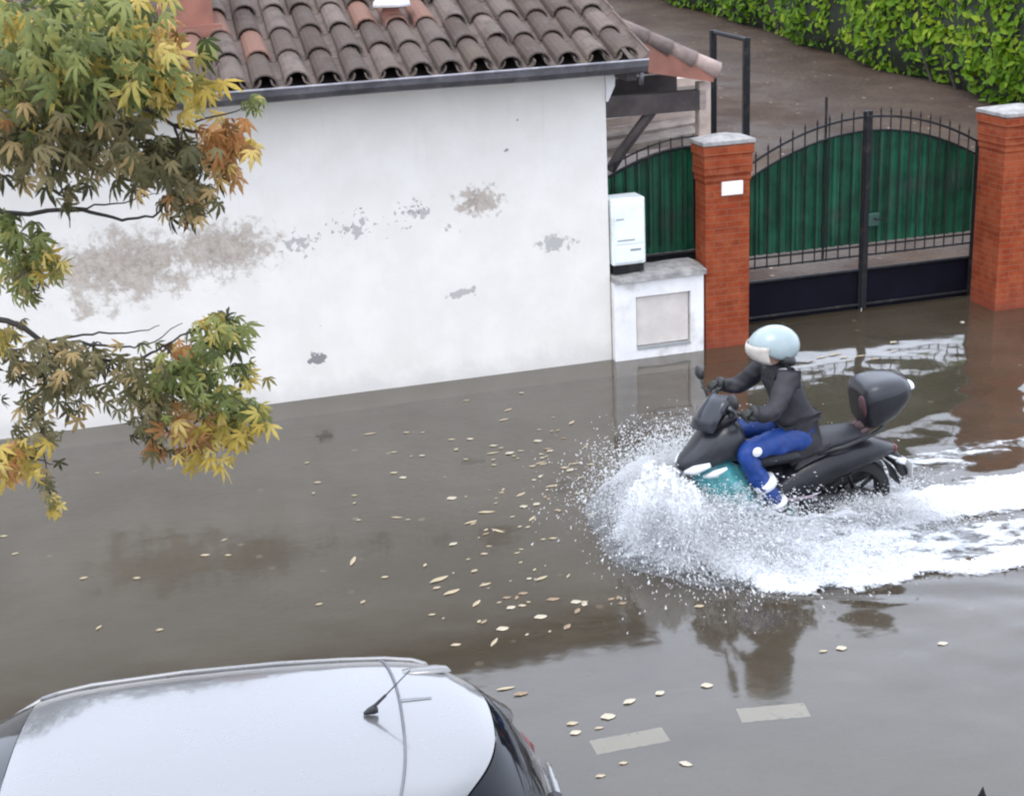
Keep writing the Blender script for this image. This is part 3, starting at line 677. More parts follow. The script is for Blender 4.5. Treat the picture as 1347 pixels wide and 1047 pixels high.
cluster('orange_foliage', LEAFO, [(300, 180, 36, 34, 26, .075, 1, .15), (295, 215, 25, 22, 10, .07, 1, .1), (240, 270, 22, 18, 6, .06, 1, .1), (240, 460, 24, 20, 9, .06, 1, .1), (250, 555, 40, 32, 16, .075, 0, .12), (10, 610, 25, 22, 8, .075, 0, .05), (205, 580, 18, 18, 5, .06, 1, .05), (222, 40, 14, 36, 8, .07, 0, .2), (60, 120, 70, 50, 7, .06, 1, .2)])
# outer crown, left of the picture
k = 700; d = RNG.normal(size=(k, 3)); d /= np.linalg.norm(d, axis=1, keepdims=True)
P = d*(RNG.random(k)**.4)[:, None]*np.array([1.1, 1.0, 1.3])+np.array([-3.3, 3.6, 4.2])-TB
V, Fq, Tn = scatter(lv, lf, P, rot_from(d+np.array([0, -.4, .5]), RNG.random(k)*6.28), RNG.uniform(.07, .11, k), RNG.random(k)); npmesh('outer_foliage', V, Fq, LEAFG, Tn, parent=tree)
mb = MB(); mb.tube([(0, 0, 0), (.03, .05, 1.2), (-.05, .2, 2.4), (-.2, .5, 3.6), (-.3, .7, 5.0)], [.15, .12, .10, .07, .03], 12); mb.build('trunk', BARK, tree, smooth=True)
def smooth_path(Q, k=5):
    Q = [np.array(q, float) for q in Q]; out = []
    for i in range(len(Q)-1):
        a, b, c, d = Q[max(i-1, 0)], Q[i], Q[i+1], Q[min(i+2, len(Q)-1)]
        for j in range(k):
            t = j/k; out.append(.5*(2*b+(c-a)*t+(2*a-5*b+4*c-d)*t*t+(3*b-a-3*c+d)*t**3)+RNG.normal(0, .003, 3))
    return out+[Q[-1]]
def branch(pts, r, dys=None, m=TWIG):
    mb = MB(); Q = [tp(*p) if len(p) == 2 else tp(p[0], p[1], p[2]) for p in pts]; Q = smooth_path(Q); mb.tube(Q, [r*(1-.75*i/(len(Q)-1)) for i in range(len(Q))], 6); return mb
def limb(start, pts, r):
    mb = MB(); Q = [np.array(start)]+[tp(*p) for p in pts]; Q = smooth_path(Q); mb.tube(Q, [r*(1-.8*i/(len(Q)-1)) for i in range(len(Q))], 8); mb.build('branch', TWIG, tree, smooth=True)
limb((-.05, .2, 2.5), [(-90, 240), (0, 279), (95, 275), (150, 287), (200, 284), (222, 262)], .011)
limb((-.12, .35, 3.0), [(-120, 60), (0, 62), (60, 75), (130, 110), (230, 165), (300, 180)], .016)
limb((.0, .1, 1.8), [(-140, 380), (-40, 415), (20, 425), (60, 452), (110, 470), (175, 472), (215, 455), (270, 425)], .013)
limb((-.02, .1, 1.5), [(-120, 560), (-30, 585), (30, 600), (70, 610)], .008)
for pts, r in (([(60, 450), (110, 440), (165, 438), (210, 428)], .005), ([(80, 448), (150, 456), (195, 452), (240, 425)], .005), ([(60, 75), (75, 160), (80, 230), (92, 300)], .006), ([(95, 275), (150, 268), (210, 255)], .004),
               ([(230, 165), (240, 220), (250, 270)], .005), ([(175, 472), (185, 540), (200, 590)], .005), ([(60, 452), (55, 520), (60, 610), (70, 670)], .004), ([(0, 300), (30, 330), (65, 345)], .006), ([(130, 110), (190, 120), (250, 115)], .006), ([(215, 455), (280, 510), (320, 560)], .005), ([(230, 165), (300, 150), (345, 135)], .004)):
    branch(pts, r).build('twig', TWIG, tree)

# ------------------------------------------------------------------ parked car (front to the left, tail to the right)
PAINT = mat('silver_car_paint', (.18, .175, .172), .28, .42, var=.02, scale=3, tint=False, **{'Coat Weight': 1., 'Coat Roughness': .06, 'Coat IOR': 1.7})
GLASS = mat('dark_glass', (.005, .006, .009), .05, 0, var=.1, tint=False, **{'Specular IOR Level': .22})
BLACKP = mat('black_plastic', (.016, .016, .018), .5, 0, var=.2, scale=12)
RUBBER = mat('rubber', (.014, .014, .014), .8, 0, var=.2, scale=20)
RIM = mat('alloy', (.35, .35, .36), .35, .8, var=.1)
TAILR = mat('red_lamp', (.12, .010, .010), .2, 0, var=.1)
LAMPW = mat('clear_lamp', (.75, .76, .78), .15, 0, var=.05)
CA = R(7.5)
car = thing('parked_car', 'silver hatchback with a roof aerial parked in flood water in the foreground', 'car', loc=(-.155-1.75*math.cos(CA), 5.03-1.75*math.sin(CA), -.15), rz=CA+math.pi)
# car frame: +x forward, +y left, ground at 0
def prof_grid(prof, hw, crown, bow, ny=25, edge=.05):
    """prof: list (x, z) ; hw, crown, bow: per point"""
    G = []
    for i, (x, z) in enumerate(prof):
        row = []
        for k in range(ny):
            v = -1+2*k/(ny-1); a = abs(v)
            row.append((x+bow[i]*a**2.6, v*hw[i], z-crown[i]*a**2-edge*max(0, a-.8)**2*25*.5))
        G.append(row)
    return G
ROOF = [(-1.76, 1.435), (-1.70, 1.462), (-1.6, 1.474), (-1.42, 1.486), (-1.2, 1.497), (-.9, 1.508), (-.5, 1.514), (-.1, 1.506), (.04, 1.496), (.13, 1.482)]
RHW = [.505, .53, .55, .57, .585, .597, .602, .596, .582, .57]
RCR = [.03, .028, .028, .028, .03, .03, .03, .03, .03, .03]
RBO = [.20, .17, .12, .06, .02, 0, 0, -.01, -.02, -.03]
mb = MB(); G = prof_grid(ROOF, RHW, RCR, RBO); mb.loft(G, closed=False); roof = mb.build('roof', PAINT, car, smooth=True, sub=1)
# rear window, windscreen
RW = [(-1.765, 1.425), (-1.80, 1.40), (-1.93, 1.18), (-2.0, .99), (-2.02, .93)]
mb = MB(); mb.loft(prof_grid(RW, [.50, .52, .60, .66, .67], [.03]*5, [.20, .20, .17, .15, .15]), closed=False); mb.build('rear_window', GLASS, car, smooth=True)
WS = [(.135, 1.478), (.6, 1.29), (.95, 1.08), (1.12, .985)]
mb = MB(); mb.loft(prof_grid(WS, [.57, .63, .69, .71], [.03, .03, .02, .02], [-.03, -.10, -.2, -.26]), closed=False); mb.build('windscreen', GLASS, car, smooth=True)
# side glass and pillars
def roof_edge(i, s):
    x, z = ROOF[i]; return (x+RBO[i], s*RHW[i], z-RCR[i]-.025)
for s in (1, -1):
    top = [roof_edge(i, s) for i in range(len(ROOF))]; bx_ = np.linspace(-1.87, .80, len(ROOF))
    bot = [(x, s*(.775-.05*max(0, -x-1.3)**1.5), .945) for x in bx_]
    mid = [tuple((np.array(a)*.5+np.array(b)*.5)+np.array([0, s*.02, .0])) for a, b in zip(top, bot)]
    mb = MB(); mb.loft([top, mid, bot] if s > 0 else [bot, mid, top], closed=False); mb.build('side_window', GLASS, car, smooth=True)
    mb = MB(); mb.tube([(p[0], p[1]+s*.004, p[2]+.004) for p in top], .012, 8); mb.build('roof_trim', PAINT, car, smooth=True)
    def strip(a, b, w):
        a = np.array(a); b = np.array(b); mb.add([a+[w, s*.006, .004], a-[w, -s*.006, -.004], b-[w, -s*.006, 0], b+[w, s*.006, 0]], [(0, 1, 2, 3)])
    m_ = len(ROOF)
    for (i, w) in ((0, .10), (m_-1, .02)): 
        mb = MB(); mb.tube([top[i], mid[i], bot[i]], [.014 if i else .04, .016 if i else .05, .03 if i else .08], 8)
        mb.build('roof_pillar', PAINT, car, smooth=True)
# lower body
BS = [(-2.06, .56, .55, .16), (-2.04, .58, .70, .26), (-1.98, .60, .765, .335), (-1.8, .60, .80, .355), (-1.3, .60, .835, .365), (-.5, .59, .845, .37), (.4, .59, .845, .37), (.95, .585, .84, .375), (1.3, .57, .825, .355), (1.75, .53, .78, .32), (1.95, .50, .70, .27), (2.04, .48, .56, .18)]
mb = MB(); mb.sec([(a, b, c, d, 4.2) for a, b, c, d in BS], n=40); mb.build('body', PAINT, car, smooth=True)
mb = MB(); mb.sec([(-2.105, .40, .60, .07, 4), (-2.10, .42, .70, .12, 4), (-1.95, .42, .80, .15, 4), (-1.7, .42, .835, .15, 4)], n=32); mb.build('rear_bumper', PAINT, car, smooth=True)
mb = MB(); mb.sec([(1.7, .38, .80, .14, 4), (1.95, .38, .74, .14, 4), (2.08, .38, .55, .10, 4)], n=32); mb.build('front_bumper', PAINT, car, smooth=True)
# tailgate details
mb = MB(); pts = []
for k in range(25):
    v = -1+2*k/24; i = 3; x = -1.40+.06*abs(v)**2.6; z = 1.4905-.028*v*v-.05*max(0, abs(v)-.8)**2*12.5; pts.append((x, v*.562, z))
mb.tube(pts, .006, 6); mb.build('roof_seam', mat('grey_shadow_gap', (.13, .13, .14), .6), car)
mb = MB(); mb.tube([(-1.40, -.13, 1.492), (-1.53, -.14, 1.482)], .0035, 5); mb.build('roof_joint', mat('pale_seam', (.35, .36, .38), .5), car)
mb = MB(); rr = []
for x, h in ((-1.44, .001), (-1.50, .012), (-1.62, .012), (-1.66, .001)):
    rr.append([(x+.05, -.425, 1.455), (x+.045, -.415, 1.462+h*.8), (x+.03, -.37, 1.468+h*.8), (x+.025, -.36, 1.46)])
mb.loft(rr, closed=False); mb.build('spoiler_highlight', PAINT, car, smooth=True)  # raised spoiler strip, shaped to give a bright highlight on the roof
for s in (1, -1):
    mb = MB(); mb.tube([(-1.95, s*.69, .90), (-1.975, s*.70, .82), (-1.995, s*.70, .68)], [.02, .045, .04], 8); mb.build('tail_lamp', TAILR, car, smooth=True)
    mb = MB(); mb.sec([(.62, 1.03, .03, .03), (.66, 1.03, .10, .07), (.74, 1.03, .10, .07), (.80, 1.03, .04, .03)], n=16, y0=s*.93); mb.build('door_mirror', PAINT, car, smooth=True)
    mb = MB(); mb.tube([(1.93, s*.50, .68), (1.80, s*.66, .72), (1.6, s*.75, .75)], [.05, .07, .04], 8); mb.build('headlamp', LAMPW, car, smooth=True)
    for xx in (-.25, .55):
        mb = MB(); mb.tube([(xx-.09, s*.852, .85), (xx-.07, s*.875, .85), (xx+.07, s*.875, .85), (xx+.09, s*.852, .85)], .014, 6); mb.build('door_handle', PAINT, car, smooth=True)
    for xx in (-1.28, 1.25):
        mb = MB(); mb.lathe([(.20, -.09), (.285, -.10), (.305, -.06), (.305, .06), (.285, .10), (.20, .09)], (xx, s*.755, .305), 'y'); w_ = mb.build('wheel', RUBBER, car, smooth=True)
        mb = MB(); mb.lathe([(.001, s*.06), (.06, s*.065), (.07, s*.05), (.18, s*.07), (.205, s*.09)], (xx, s*.755, .305), 'y', 20); q = mb.build('rim', RIM, car, smooth=True); reparent(q, w_)
mb = MB(); mb.sec([(-2.052, .80, .60, .02, 3), (-2.075, .80, .58, .03, 3), (-2.06, .76, .55, .02, 3)], n=20); mb.build('tailgate_trim', PAINT, car, smooth=True)
mb = MB(); mb.lathe([(.001, .05), (.03, .045), (.045, .02), (.05, 0)], (0, 0, 0), 'z', 14); w = mb.build('rear_wiper', BLACKP, car, smooth=True); w.location = (-2.0, .02, 1.0)
mb = MB(); mb.tube([(0, 0, .04), (.0, .2, .05), (.03, .42, .08)], [.016, .012, .008], 6); q = mb.build('wiper_blade', BLACKP, car); q.location = (0, 0, 0); reparent(q, w)
mb = MB(); mb.box((-2.112, -.26, .38), (-2.10, .26, .49), bev=.004); mb.build('number_plate', LAMPW, car)
# aerial
aw = at(490, 942, 1.335)
al = np.array([(aw[0]-car.location.x)*math.cos(-(CA+math.pi))-(aw[1]-car.location.y)*math.sin(-(CA+math.pi)), (aw[0]-car.location.x)*math.sin(-(CA+math.pi))+(aw[1]-car.location.y)*math.cos(-(CA+math.pi))])
mb = MB(); mb.sec([(al[0]+.035, 1.502, .006, .006), (al[0]+.016, 1.510, .015, .013), (al[0]-.010, 1.518, .017, .020), (al[0]-.025, 1.512, .010, .010)], n=16, y0=al[1]); ab = mb.build('aerial_base', BLACKP, car, smooth=True)
mb = MB(); mb.tube([(al[0]-.01, al[1], 1.53), (al[0]-.06, al[1], 1.575)], [.008, .006], 8); mb.tube([(al[0]-.06, al[1], 1.575), (al[0]-.165, al[1], 1.675)], [.003, .002], 6); q = mb.build('aerial_mast', BLACKP, car); reparent(q, ab)

# ------------------------------------------------------------------ scooter (local: +x forward, +y left, z=0 on the water line, wheels reach -.15)
SC_BLK = mat('scooter_black_paint', (.010, .010, .013), .35, 0, var=.25, scale=6, **{'Coat Weight': .15, 'Coat Roughness': .12, 'Specular IOR Level': .35})
SC_GRY = mat('scooter_grey_paint', (.022, .023, .028), .36, 0, var=.2, scale=6, **{'Coat Weight': .2, 'Specular IOR Level': .4})
SEATM = mat('seat_vinyl', (.020, .020, .024), .55, 0, var=.2, scale=20, bump=.1)
TURQ = mat('turquoise_panel', (.07, .34, .36), .45, 0, var=.3, scale=8, dirt=(.45, .60, .62), dscale=7)
SMOKE = mat('smoked_screen', (.03, .032, .04), .12, 0, var=.1)
sc = thing('maxi_scooter', 'black maxi scooter with a raised top case ploughing through the flood water', 'scooter', loc=tuple(SA), rz=TH+math.pi)
def P_(name, m, mb, parent=sc, sub=0, **k): return mb.build(name, m, parent, smooth=True, sub=sub, **k)
mb = MB(); mb.sec([(-.30, .46, .03, .02), (-.26, .46, .09, .045), (-.12, .465, .145, .085), (.08, .44, .185, .13), (.30, .39, .20, .165), (.50, .32, .205, .165), (.66, .25, .195, .13), (.78, .20, .18, .08), (.84, .18, .14, .04)], n=28); body = P_('body', SC_BLK, mb)
for s in (1, -1):
    mb = MB(); mb.tube([(.72, s*.196, .26), (.60, s*.212, .235), (.45, s*.212, .235), (.36, s*.205, .26)], [.006, .014, .012, .004], 8)
    P_('side_trim', mat('mauve_trim', (.30, .24, .28), .35), mb, body)
mb = MB(); mb.sec([(.92, .47, .09, .03), (.86, .50, .12, .06), (.66, .53, .155, .07), (.46, .54, .165, .075), (.36, .57, .165, .085), (.22, .585, .155, .075), (.04, .60, .13, .06), (-.06, .60, .09, .03)], n=24); P_('seat', SEATM, mb)
mb = MB()
for s in (1, -1): mb.tube([(.38, s*.17, .545), (.18, s*.185, .575), (-.05, s*.14, .62), (-.16, s*.10, .65), (-.18, 0, .655)], .015, 8)
P_('grab_rail', BLACKP, mb)
# front apron, nose and lower leg shield
mb = MB(); mb.sec([(1.38, .53, .03, .025), (1.35, .54, .08, .055), (1.27, .575, .135, .095), (1.18, .635, .175, .14), (1.09, .68, .195, .165), (1.00, .70, .20, .17), (.93, .66, .18, .15), (.90, .62, .13, .10)], n=28); nose = P_('front_fairing', SC_GRY, mb)
mb = MB(); mb.sec([(1.26, .44, .08, .10), (1.18, .36, .155, .19), (1.04, .31, .20, .25), (.93, .26, .21, .235), (.84, .16, .205, .13), (.70, .10, .20, .08), (.56, .09, .19, .06)], n=26); P_('lower_fairing', TURQ, mb)
mb = MB(); mb.sec([(.98, .40, .10, .14), (.80, .30, .11, .12), (.62, .34, .13, .12)], n=20); P_('centre_tunnel', SC_BLK, mb)
mb = MB(); mb.sec([(1.16, .82, .05, .03), (1.13, .83, .12, .06), (1.05, .87, .15, .065), (.97, .88, .12, .05), (.94, .88, .06, .03)], n=20); P_('dashboard', SC_BLK, mb)
mb = MB(); rings = []
for (x, z, w) in ((1.27, .80, .17), (1.22, .90, .165), (1.16, .98, .14), (1.11, 1.04, .09)):
    rings.append([(x-.10*(v*v), w*v, z) for v in np.linspace(-1, 1, 11)])
mb.loft(rings, closed=False); P_('windscreen', SMOKE, mb, solid=.006)
for s in (1, -1):
    mb = MB(); mb.tube([(1.36, s*.10, .505), (1.30, s*.145, .53), (1.20, s*.188, .575)], [.016, .035, .018], 8); P_('headlight', LAMPW, mb, nose)
    mb = MB(); mb.tube([(1.24, s*.15, .475), (1.17, s*.185, .50), (1.08, s*.205, .54)], [.012, .028, .012], 8); P_('indicator', LAMPW, mb, nose)
hb = MB(); hb.tube([(.97, .36, .955), (1.02, .22, .955), (1.04, .08, .93), (1.04, -.08, .93), (1.02, -.22, .955), (.97, -.36, .955)], .014, 8); hbo = P_('handlebar', BLACKP, hb)
for s in (1, -1):
    mb = MB(); mb.tube([(.955, s*.39, .955), (1.0, s*.27, .955)], .020, 10); P_('grip', RUBBER, mb, hbo)
    mb = MB(); mb.tube([(1.04, s*.24, .965), (1.06, s*.37, .958)], .007, 6); P_('brake_lever', BLACKP, mb, hbo)
    mb = MB(); mb.tube([(1.08, s*.16, .93), (1.10, s*.26, 1.03), (1.09, s*.31, 1.06)], .009, 6); mo = P_('mirror', BLACKP, mb)
    mb = MB(); mb.sec([(1.115, 1.085, .02, .015), (1.10, 1.085, .07, .045), (1.08, 1.085, .072, .047)], n=16, y0=s*.34); P_('mirror_housing', BLACKP, mb, mo)
def wheel(x, r, w):
    mb = MB(); mb.lathe([(r*.68, -w*.45), (r*.86, -w*.5), (r*.97, -w*.32), (r, 0), (r*.97, w*.32), (r*.86, w*.5), (r*.68, w*.45)], (x, 0, r-.15), 'y', 32); t = P_('wheel', RUBBER, mb)
    mb = MB(); mb.lathe([(r*.70, -w*.4), (r*.64, -w*.2), (r*.64, w*.2), (r*.70, w*.4)], (x, 0, r-.15), 'y', 28); mb.lathe([(.001, -.06), (.05, -.06), (.05, .06), (.001, .06)], (x, 0, r-.15), 'y', 16)
    for k in range(5):
        a = 2*math.pi*k/5; mb.tube([(x+.04*math.cos(a), 0, r-.15+.04*math.sin(a)), (x+r*.66*math.cos(a), 0, r-.15+r*.66*math.sin(a))], .016, 6)
    P_('rim', BLACKP, mb, t)
wheel(0, .275, .14); wheel(1.42, .275, .12)
mb = MB(); rings = []
for a in np.linspace(-.5, 2.2, 14):
    rings.append([(1.42+.31*math.cos(a)*(1 if abs(v) < .9 else .97), v*.085, .125+.31*math.sin(a)-(.03 if abs(v) > .9 else 0)) for v in np.linspace(-1, 1, 7)])
mb.loft(rings, closed=False); P_('front_mudguard', SC_GRY, mb, solid=.008)
mb = MB(); rings = []
for a in np.linspace(.9, 3.0, 12):
    rings.append([(.0+.33*math.cos(a), v*.08, .13+.31*math.sin(a)) for v in np.linspace(-1, 1, 5)])
mb.loft(rings, closed=False); mb.tube([(-.25, 0, .42), (-.34, 0, .33), (-.40, 0, .22)], [.05, .04, .03], 8); P_('rear_mudguard', BLACKP, mb, solid=.008)
mb = MB(); mb.sec([(.50, .10, .05, .08), (.42, .12, .06, .10), (.15, .12, .065, .085), (-.02, .13, .06, .08), (-.08, .13, .04, .05)], n=18, y0=.14); P_('transmission_cover', BLACKP, mb)
mb = MB(); mb.tube([(.35, -.17, .05), (.10, -.20, .09), (-.15, -.22, .17), (-.32, -.22, .22)], [.03, .055, .06, .05], 12); P_('exhaust', BLACKP, mb)
mb = MB(); mb.tube([(.70, .19, .05), (.42, .235, .03), (.36, .23, .04)], [.02, .022, .012], 8); P_('footboard', BLACKP, mb)
mb = MB(); mb.sec([(-.27, .455, .08, .03), (-.30, .455, .07, .028), (-.315, .455, .04, .02)], n=16); P_('tail_light', TAILR, mb)
mb = MB(); mb.box((-.425, -.09, .20), (-.415, .09, .33), bev=.004); P_('number_plate', mat('plate_grey', (.5, .5, .5), .5), mb)
for s in (1, -1):
    mb = MB(); mb.tube([(-.22, s*.08, .42), (-.27, s*.17, .41)], .01, 6); mb.tube([(-.25, s*.16, .41), (-.29, s*.21, .41)], [.02, .026], 8); P_('rear_indicator', LAMPW if s > 0 else TAILR, mb)
# raised top case
mb = MB()
for s in (1, -1): mb.tube([(.04, s*.08, .60), (-.06, s*.08, .65), (-.15, s*.09, .70)], [.022, .02, .02], 8)
mb.tube([(.0, 0, .60), (-.12, 0, .70)], .05, 10); P_('rack', mat('maroon_rack', (.09, .045, .05), .5), mb)
TC = [(.055, .85, .13, .11, 3), (.045, .85, .165, .145, 3.6), (.02, .855, .185, .165, 4), (-.06, .862, .195, .165, 4), (-.16, .872, .19, .148, 3.6), (-.25, .89, .165, .115, 3), (-.31, .905, .13, .075, 2.6), (-.33, .91, .07, .035, 2.4)]
mb = MB(); mb.sec(TC, n=40); tco = mb.build('top_case', SC_BLK, sc, smooth=True)
mb = MB(); mb.sec([(x, z+.010, w*1.025, h*1.025, p_) for x, z, w, h, p_ in TC], n=30, a0=.12, a1=math.pi-.12); q = P_('lid', SC_GRY, mb, tco)
mb = MB(); mb.sec([(-.315, .92, .06, .03), (-.345, .925, .06, .03), (-.35, .925, .03, .015)], n=14, y0=.06); P_('reflector', LAMPW, mb, tco)
mb = MB(); mb.sec([(.045, .875, .05, .09), (.068, .875, .045, .08)], n=14, y0=.10); P_('backrest_pad', mat('dark_red_pad', (.07, .03, .035), .6), mb, tco)
# pitch the whole case slightly nose-down, as it sits on its raised rack
for o in (tco,): 
    o.rotation_euler = (0, R(9), 0); pv = Vector((-.1, 0, .72)); o.location = pv+Vector((-.075, 0, -.015))-Matrix.Rotation(R(9), 3, 'Y') @ pv

# ------------------------------------------------------------------ rider
JACK = mat('dark_jacket', (.017, .0155, .019), .62, 0, var=.35, scale=9, bump=.35, bdist=.02)
TROU = mat('blue_rain_trousers', (.003, .034, .185), .5, 0, var=.25, scale=9, bump=.35, bdist=.02)
SKIN = mat('skin', (.50, .30, .22), .5, 0, var=.08, scale=10)
HELM = mat('pale_helmet', (.29, .35, .36), .3, 0, var=.08, scale=5, **{'Coat Weight': .4})
REFL = mat('reflective_white', (.80, .80, .82), .35)
BOOT = mat('dark_boot', (.018, .02, .024), .55)
GLOV = mat('olive_black_glove', (.03, .03, .024), .65, var=.3)
VIS = mat('clear_visor', (.46, .42, .37), .15)
rd = thing('person', 'scooter rider in pale helmet, dark jacket and blue trousers, seated, holding the handlebar', 'person', loc=tuple(SA), rz=TH+math.pi)
def skin(name, V, E, rad, m, parent, sub=2, wrinkle=0):
    me = bpy.data.meshes.new('tmp'); me.from_pydata([tuple(v) for v in V], E, []); o = bpy.data.objects.new('tmp', me); COL.objects.link(o)
    md = o.modifiers.new('s', 'SKIN'); md.use_smooth_shade = True; md.branch_smoothing = .6
    for i, r in enumerate(rad):
        r = r if isinstance(r, tuple) else (r, r); me.skin_vertices[0].data[i].radius = r
        me.skin_vertices[0].data[i].use_root = (i == 0)
    m2 = o.modifiers.new('u', 'SUBSURF'); m2.levels = sub; m2.render_levels = sub
    bpy.context.view_layer.update(); dg_ = bpy.context.evaluated_depsgraph_get()
    me2 = bpy.data.meshes.new_from_object(o.evaluated_get(dg_)); bpy.data.objects.remove(o); bpy.data.meshes.remove(me)
    if wrinkle:
        co = np.zeros(len(me2.vertices)*3, np.float32); me2.vertices.foreach_get('co', co); co = co.reshape(-1, 3)
        nr = np.zeros(len(me2.vertices)*3, np.float32); me2.vertices.foreach_get('normal', nr); nr = nr.reshape(-1, 3)
        h = fbm(co[:, 0]*11+co[:, 1]*7+50, co[:, 2]*13-co[:, 0]*6+50, 3)-.5; h2 = np.abs(fbm(co[:, 0]*6+80+co[:, 2]*9, co[:, 1]*8+60, 3)-.5)
        co = co+nr*(h*.030-h2*.035)[:, None]*wrinkle; me2.vertices.foreach_set('co', co.astype(np.float32).ravel()); me2.update()
    me2.name = name; me2.materials.clear(); me2.materials.append(m); me2.shade_smooth()
    a = me2.attributes.new('tint', 'FLOAT', 'FACE'); a.data.foreach_set('value', np.ones(len(me2.polygons), np.float32))
    r = bpy.data.objects.new(name, me2); COL.objects.link(r); r.parent = parent; return r
PEL = (.47, 0, .66)
def limbs(s):
    return dict(sh=(.62, s*.19, 1.135), el=(.80, s*.33, .945), wr=(.955, s*.335, .985), hip=(.50, s*.10, .665), kn=(.97, s*.235, .66), mk=(.86, s*.25, .45), an=(.70, s*.255, .22), toe=(.78, s*.27, .10))
V = [PEL, (.50, 0, .80), (.56, 0, .95), (.61, 0, 1.09), (.635, 0, 1.17), (.655, 0, 1.23), (.68, 0, 1.31), (.675, 0, 1.40)]
E = [(0, 1), (1, 2), (2, 3), (3, 4), (4, 5), (5, 6), (6, 7)]; Rr = [(.12, .10), (.11, .10), (.12, .105), (.11, .095), .055, .05, .083, .073]
for s in (1, -1):
    L = limbs(s); b = len(V)
    V += [L['sh'], L['el'], L['wr'], L['hip'], L['kn'], L['mk'], L['an']]; E += [(3, b), (b, b+1), (b+1, b+2), (0, b+3), (b+3, b+4), (b+4, b+5), (b+5, b+6)]
    Rr += [.052, .04, .03, .08, .058, .052, .04]
bodyo = skin('body', V, E, Rr, SKIN, rd)
# jacket: torso and sleeves in one, collar
V = [PEL, (.495, 0, .79), (.545, 0, .95), (.60, 0, 1.09), (.63, 0, 1.165), (.655, 0, 1.235), (.425, 0, .535)]; E = [(0, 1), (1, 2), (2, 3), (3, 4), (4, 5), (0, 6)]
Rr = [(.185, .155), (.18, .155), (.195, .165), (.19, .15), (.115, .105), (.085, .085), (.19, .165)]
for s in (1, -1):
    L = limbs(s); b = len(V); V += [L['sh'], tuple((np.array(L['sh'])+np.array(L['el']))/2), L['el'], tuple((np.array(L['el'])+np.array(L['wr']))/2), L['wr']]; E += [(3, b), (b, b+1), (b+1, b+2), (b+2, b+3), (b+3, b+4)]; Rr += [.10, .088, .076, .064, .05]
jk = skin('jacket', V, E, Rr, JACK, rd, 3, 1.)
V = [(.50, 0, .665)]; E = []; Rr = [(.122, .10)]
for s in (1, -1):
    L = limbs(s); b = len(V); md_ = tuple((np.array(L['hip'])+np.array(L['kn']))/2+np.array([0, 0, .01])); V += [L['hip'], md_, L['kn'], L['mk'], tuple(np.array(L['an'])+np.array([.01, 0, .01]))]; E += [(0, b), (b, b+1), (b+1, b+2), (b+2, b+3), (b+3, b+4)]; Rr += [.112, .10, .088, .08, .068]
tr = skin('trousers', V, E, Rr, TROU, rd, 3, .9)
for s in (1, -1):
    L = limbs(s); an = np.array(L['an']); kn = np.array(L['kn']); d = (an-kn)/np.linalg.norm(an-kn)
    mb = MB(); c = kn+d*.30; mb.tube([c-d*.03, c+d*.03], [.088, .086], 16); P_('reflective_band', REFL, mb, tr)
    mb = MB(); mb.lathe([(.001, .012), (.03, .008), (.036, 0)], (0, 0, 0), 'z', 14); q = P_('knee_patch', REFL, mb, tr); q.location = (.90, s*.315, .68); q.rotation_euler = (R(-90*s), 0, 0)
    V = [tuple(an+np.array([-.02, 0, .04])), tuple(an+np.array([-.03, 0, -.06])), tuple(an+np.array([.06, s*.01, -.10])), tuple(an+np.array([.16, s*.015, -.12])), tuple(an+np.array([-.07, 0, -.10]))]
    skin('shoe', V, [(0, 1), (1, 2), (2, 3), (1, 4)], [.058, .055, (.05, .042), (.042, .03), .04], BOOT, rd)
    mb = MB(); q = an+d*-.03; mb.tube([q-d*.015, q+d*.015], [.074, .072], 16); P_('ankle_band', REFL, mb, tr)
    # glove: palm, four fingers over the grip, thumb below
    wr = np.array(L['wr']); g = np.array([.975, s*.33, .955])
    V = [tuple(wr), tuple(wr+np.array([.02, 0, .0]))]; E = [(0, 1)]; Rr = [.036, .034]
    for k in range(4):
        y = s*(.365-.024*k); b = len(V); ln = (.9, 1., 1.04, .95)[k]
        V += [(.985, y, .992), (1.0+.012*ln, y, .975), (1.005, y, .94), (.985-.01*ln, y, .925)]; E += [(1, b), (b, b+1), (b+1, b+2), (b+2, b+3)]; Rr += [.015, .0115, .0105, .009]
    b = len(V); V += [(.965, s*.285, .96), (.985, s*.272, .935), (1.0, s*.268, .93)]; E += [(1, b), (b, b+1), (b+1, b+2)]; Rr += [.016, .012, .010]
    skin('glove', V, E, Rr, GLOV, rd)
for s in (1, -1):
    L = limbs(s); el = np.array(L['el']); wr = np.array(L['wr']); d = (wr-el)/np.linalg.norm(wr-el); c = wr-d*.02
    mb = MB(); mb.tube([c-d*.022, c, c+d*.022], [.050, .055, .050], 14); P_('cuff', BLACKP, mb, jk)
mb = MB(); mb.tube([(.655, .05, 1.185), (.635, .09, 1.175), (.60, .105, 1.19)], [.012, .022, .012], 8); P_('collar_patch', REFL, mb, jk)
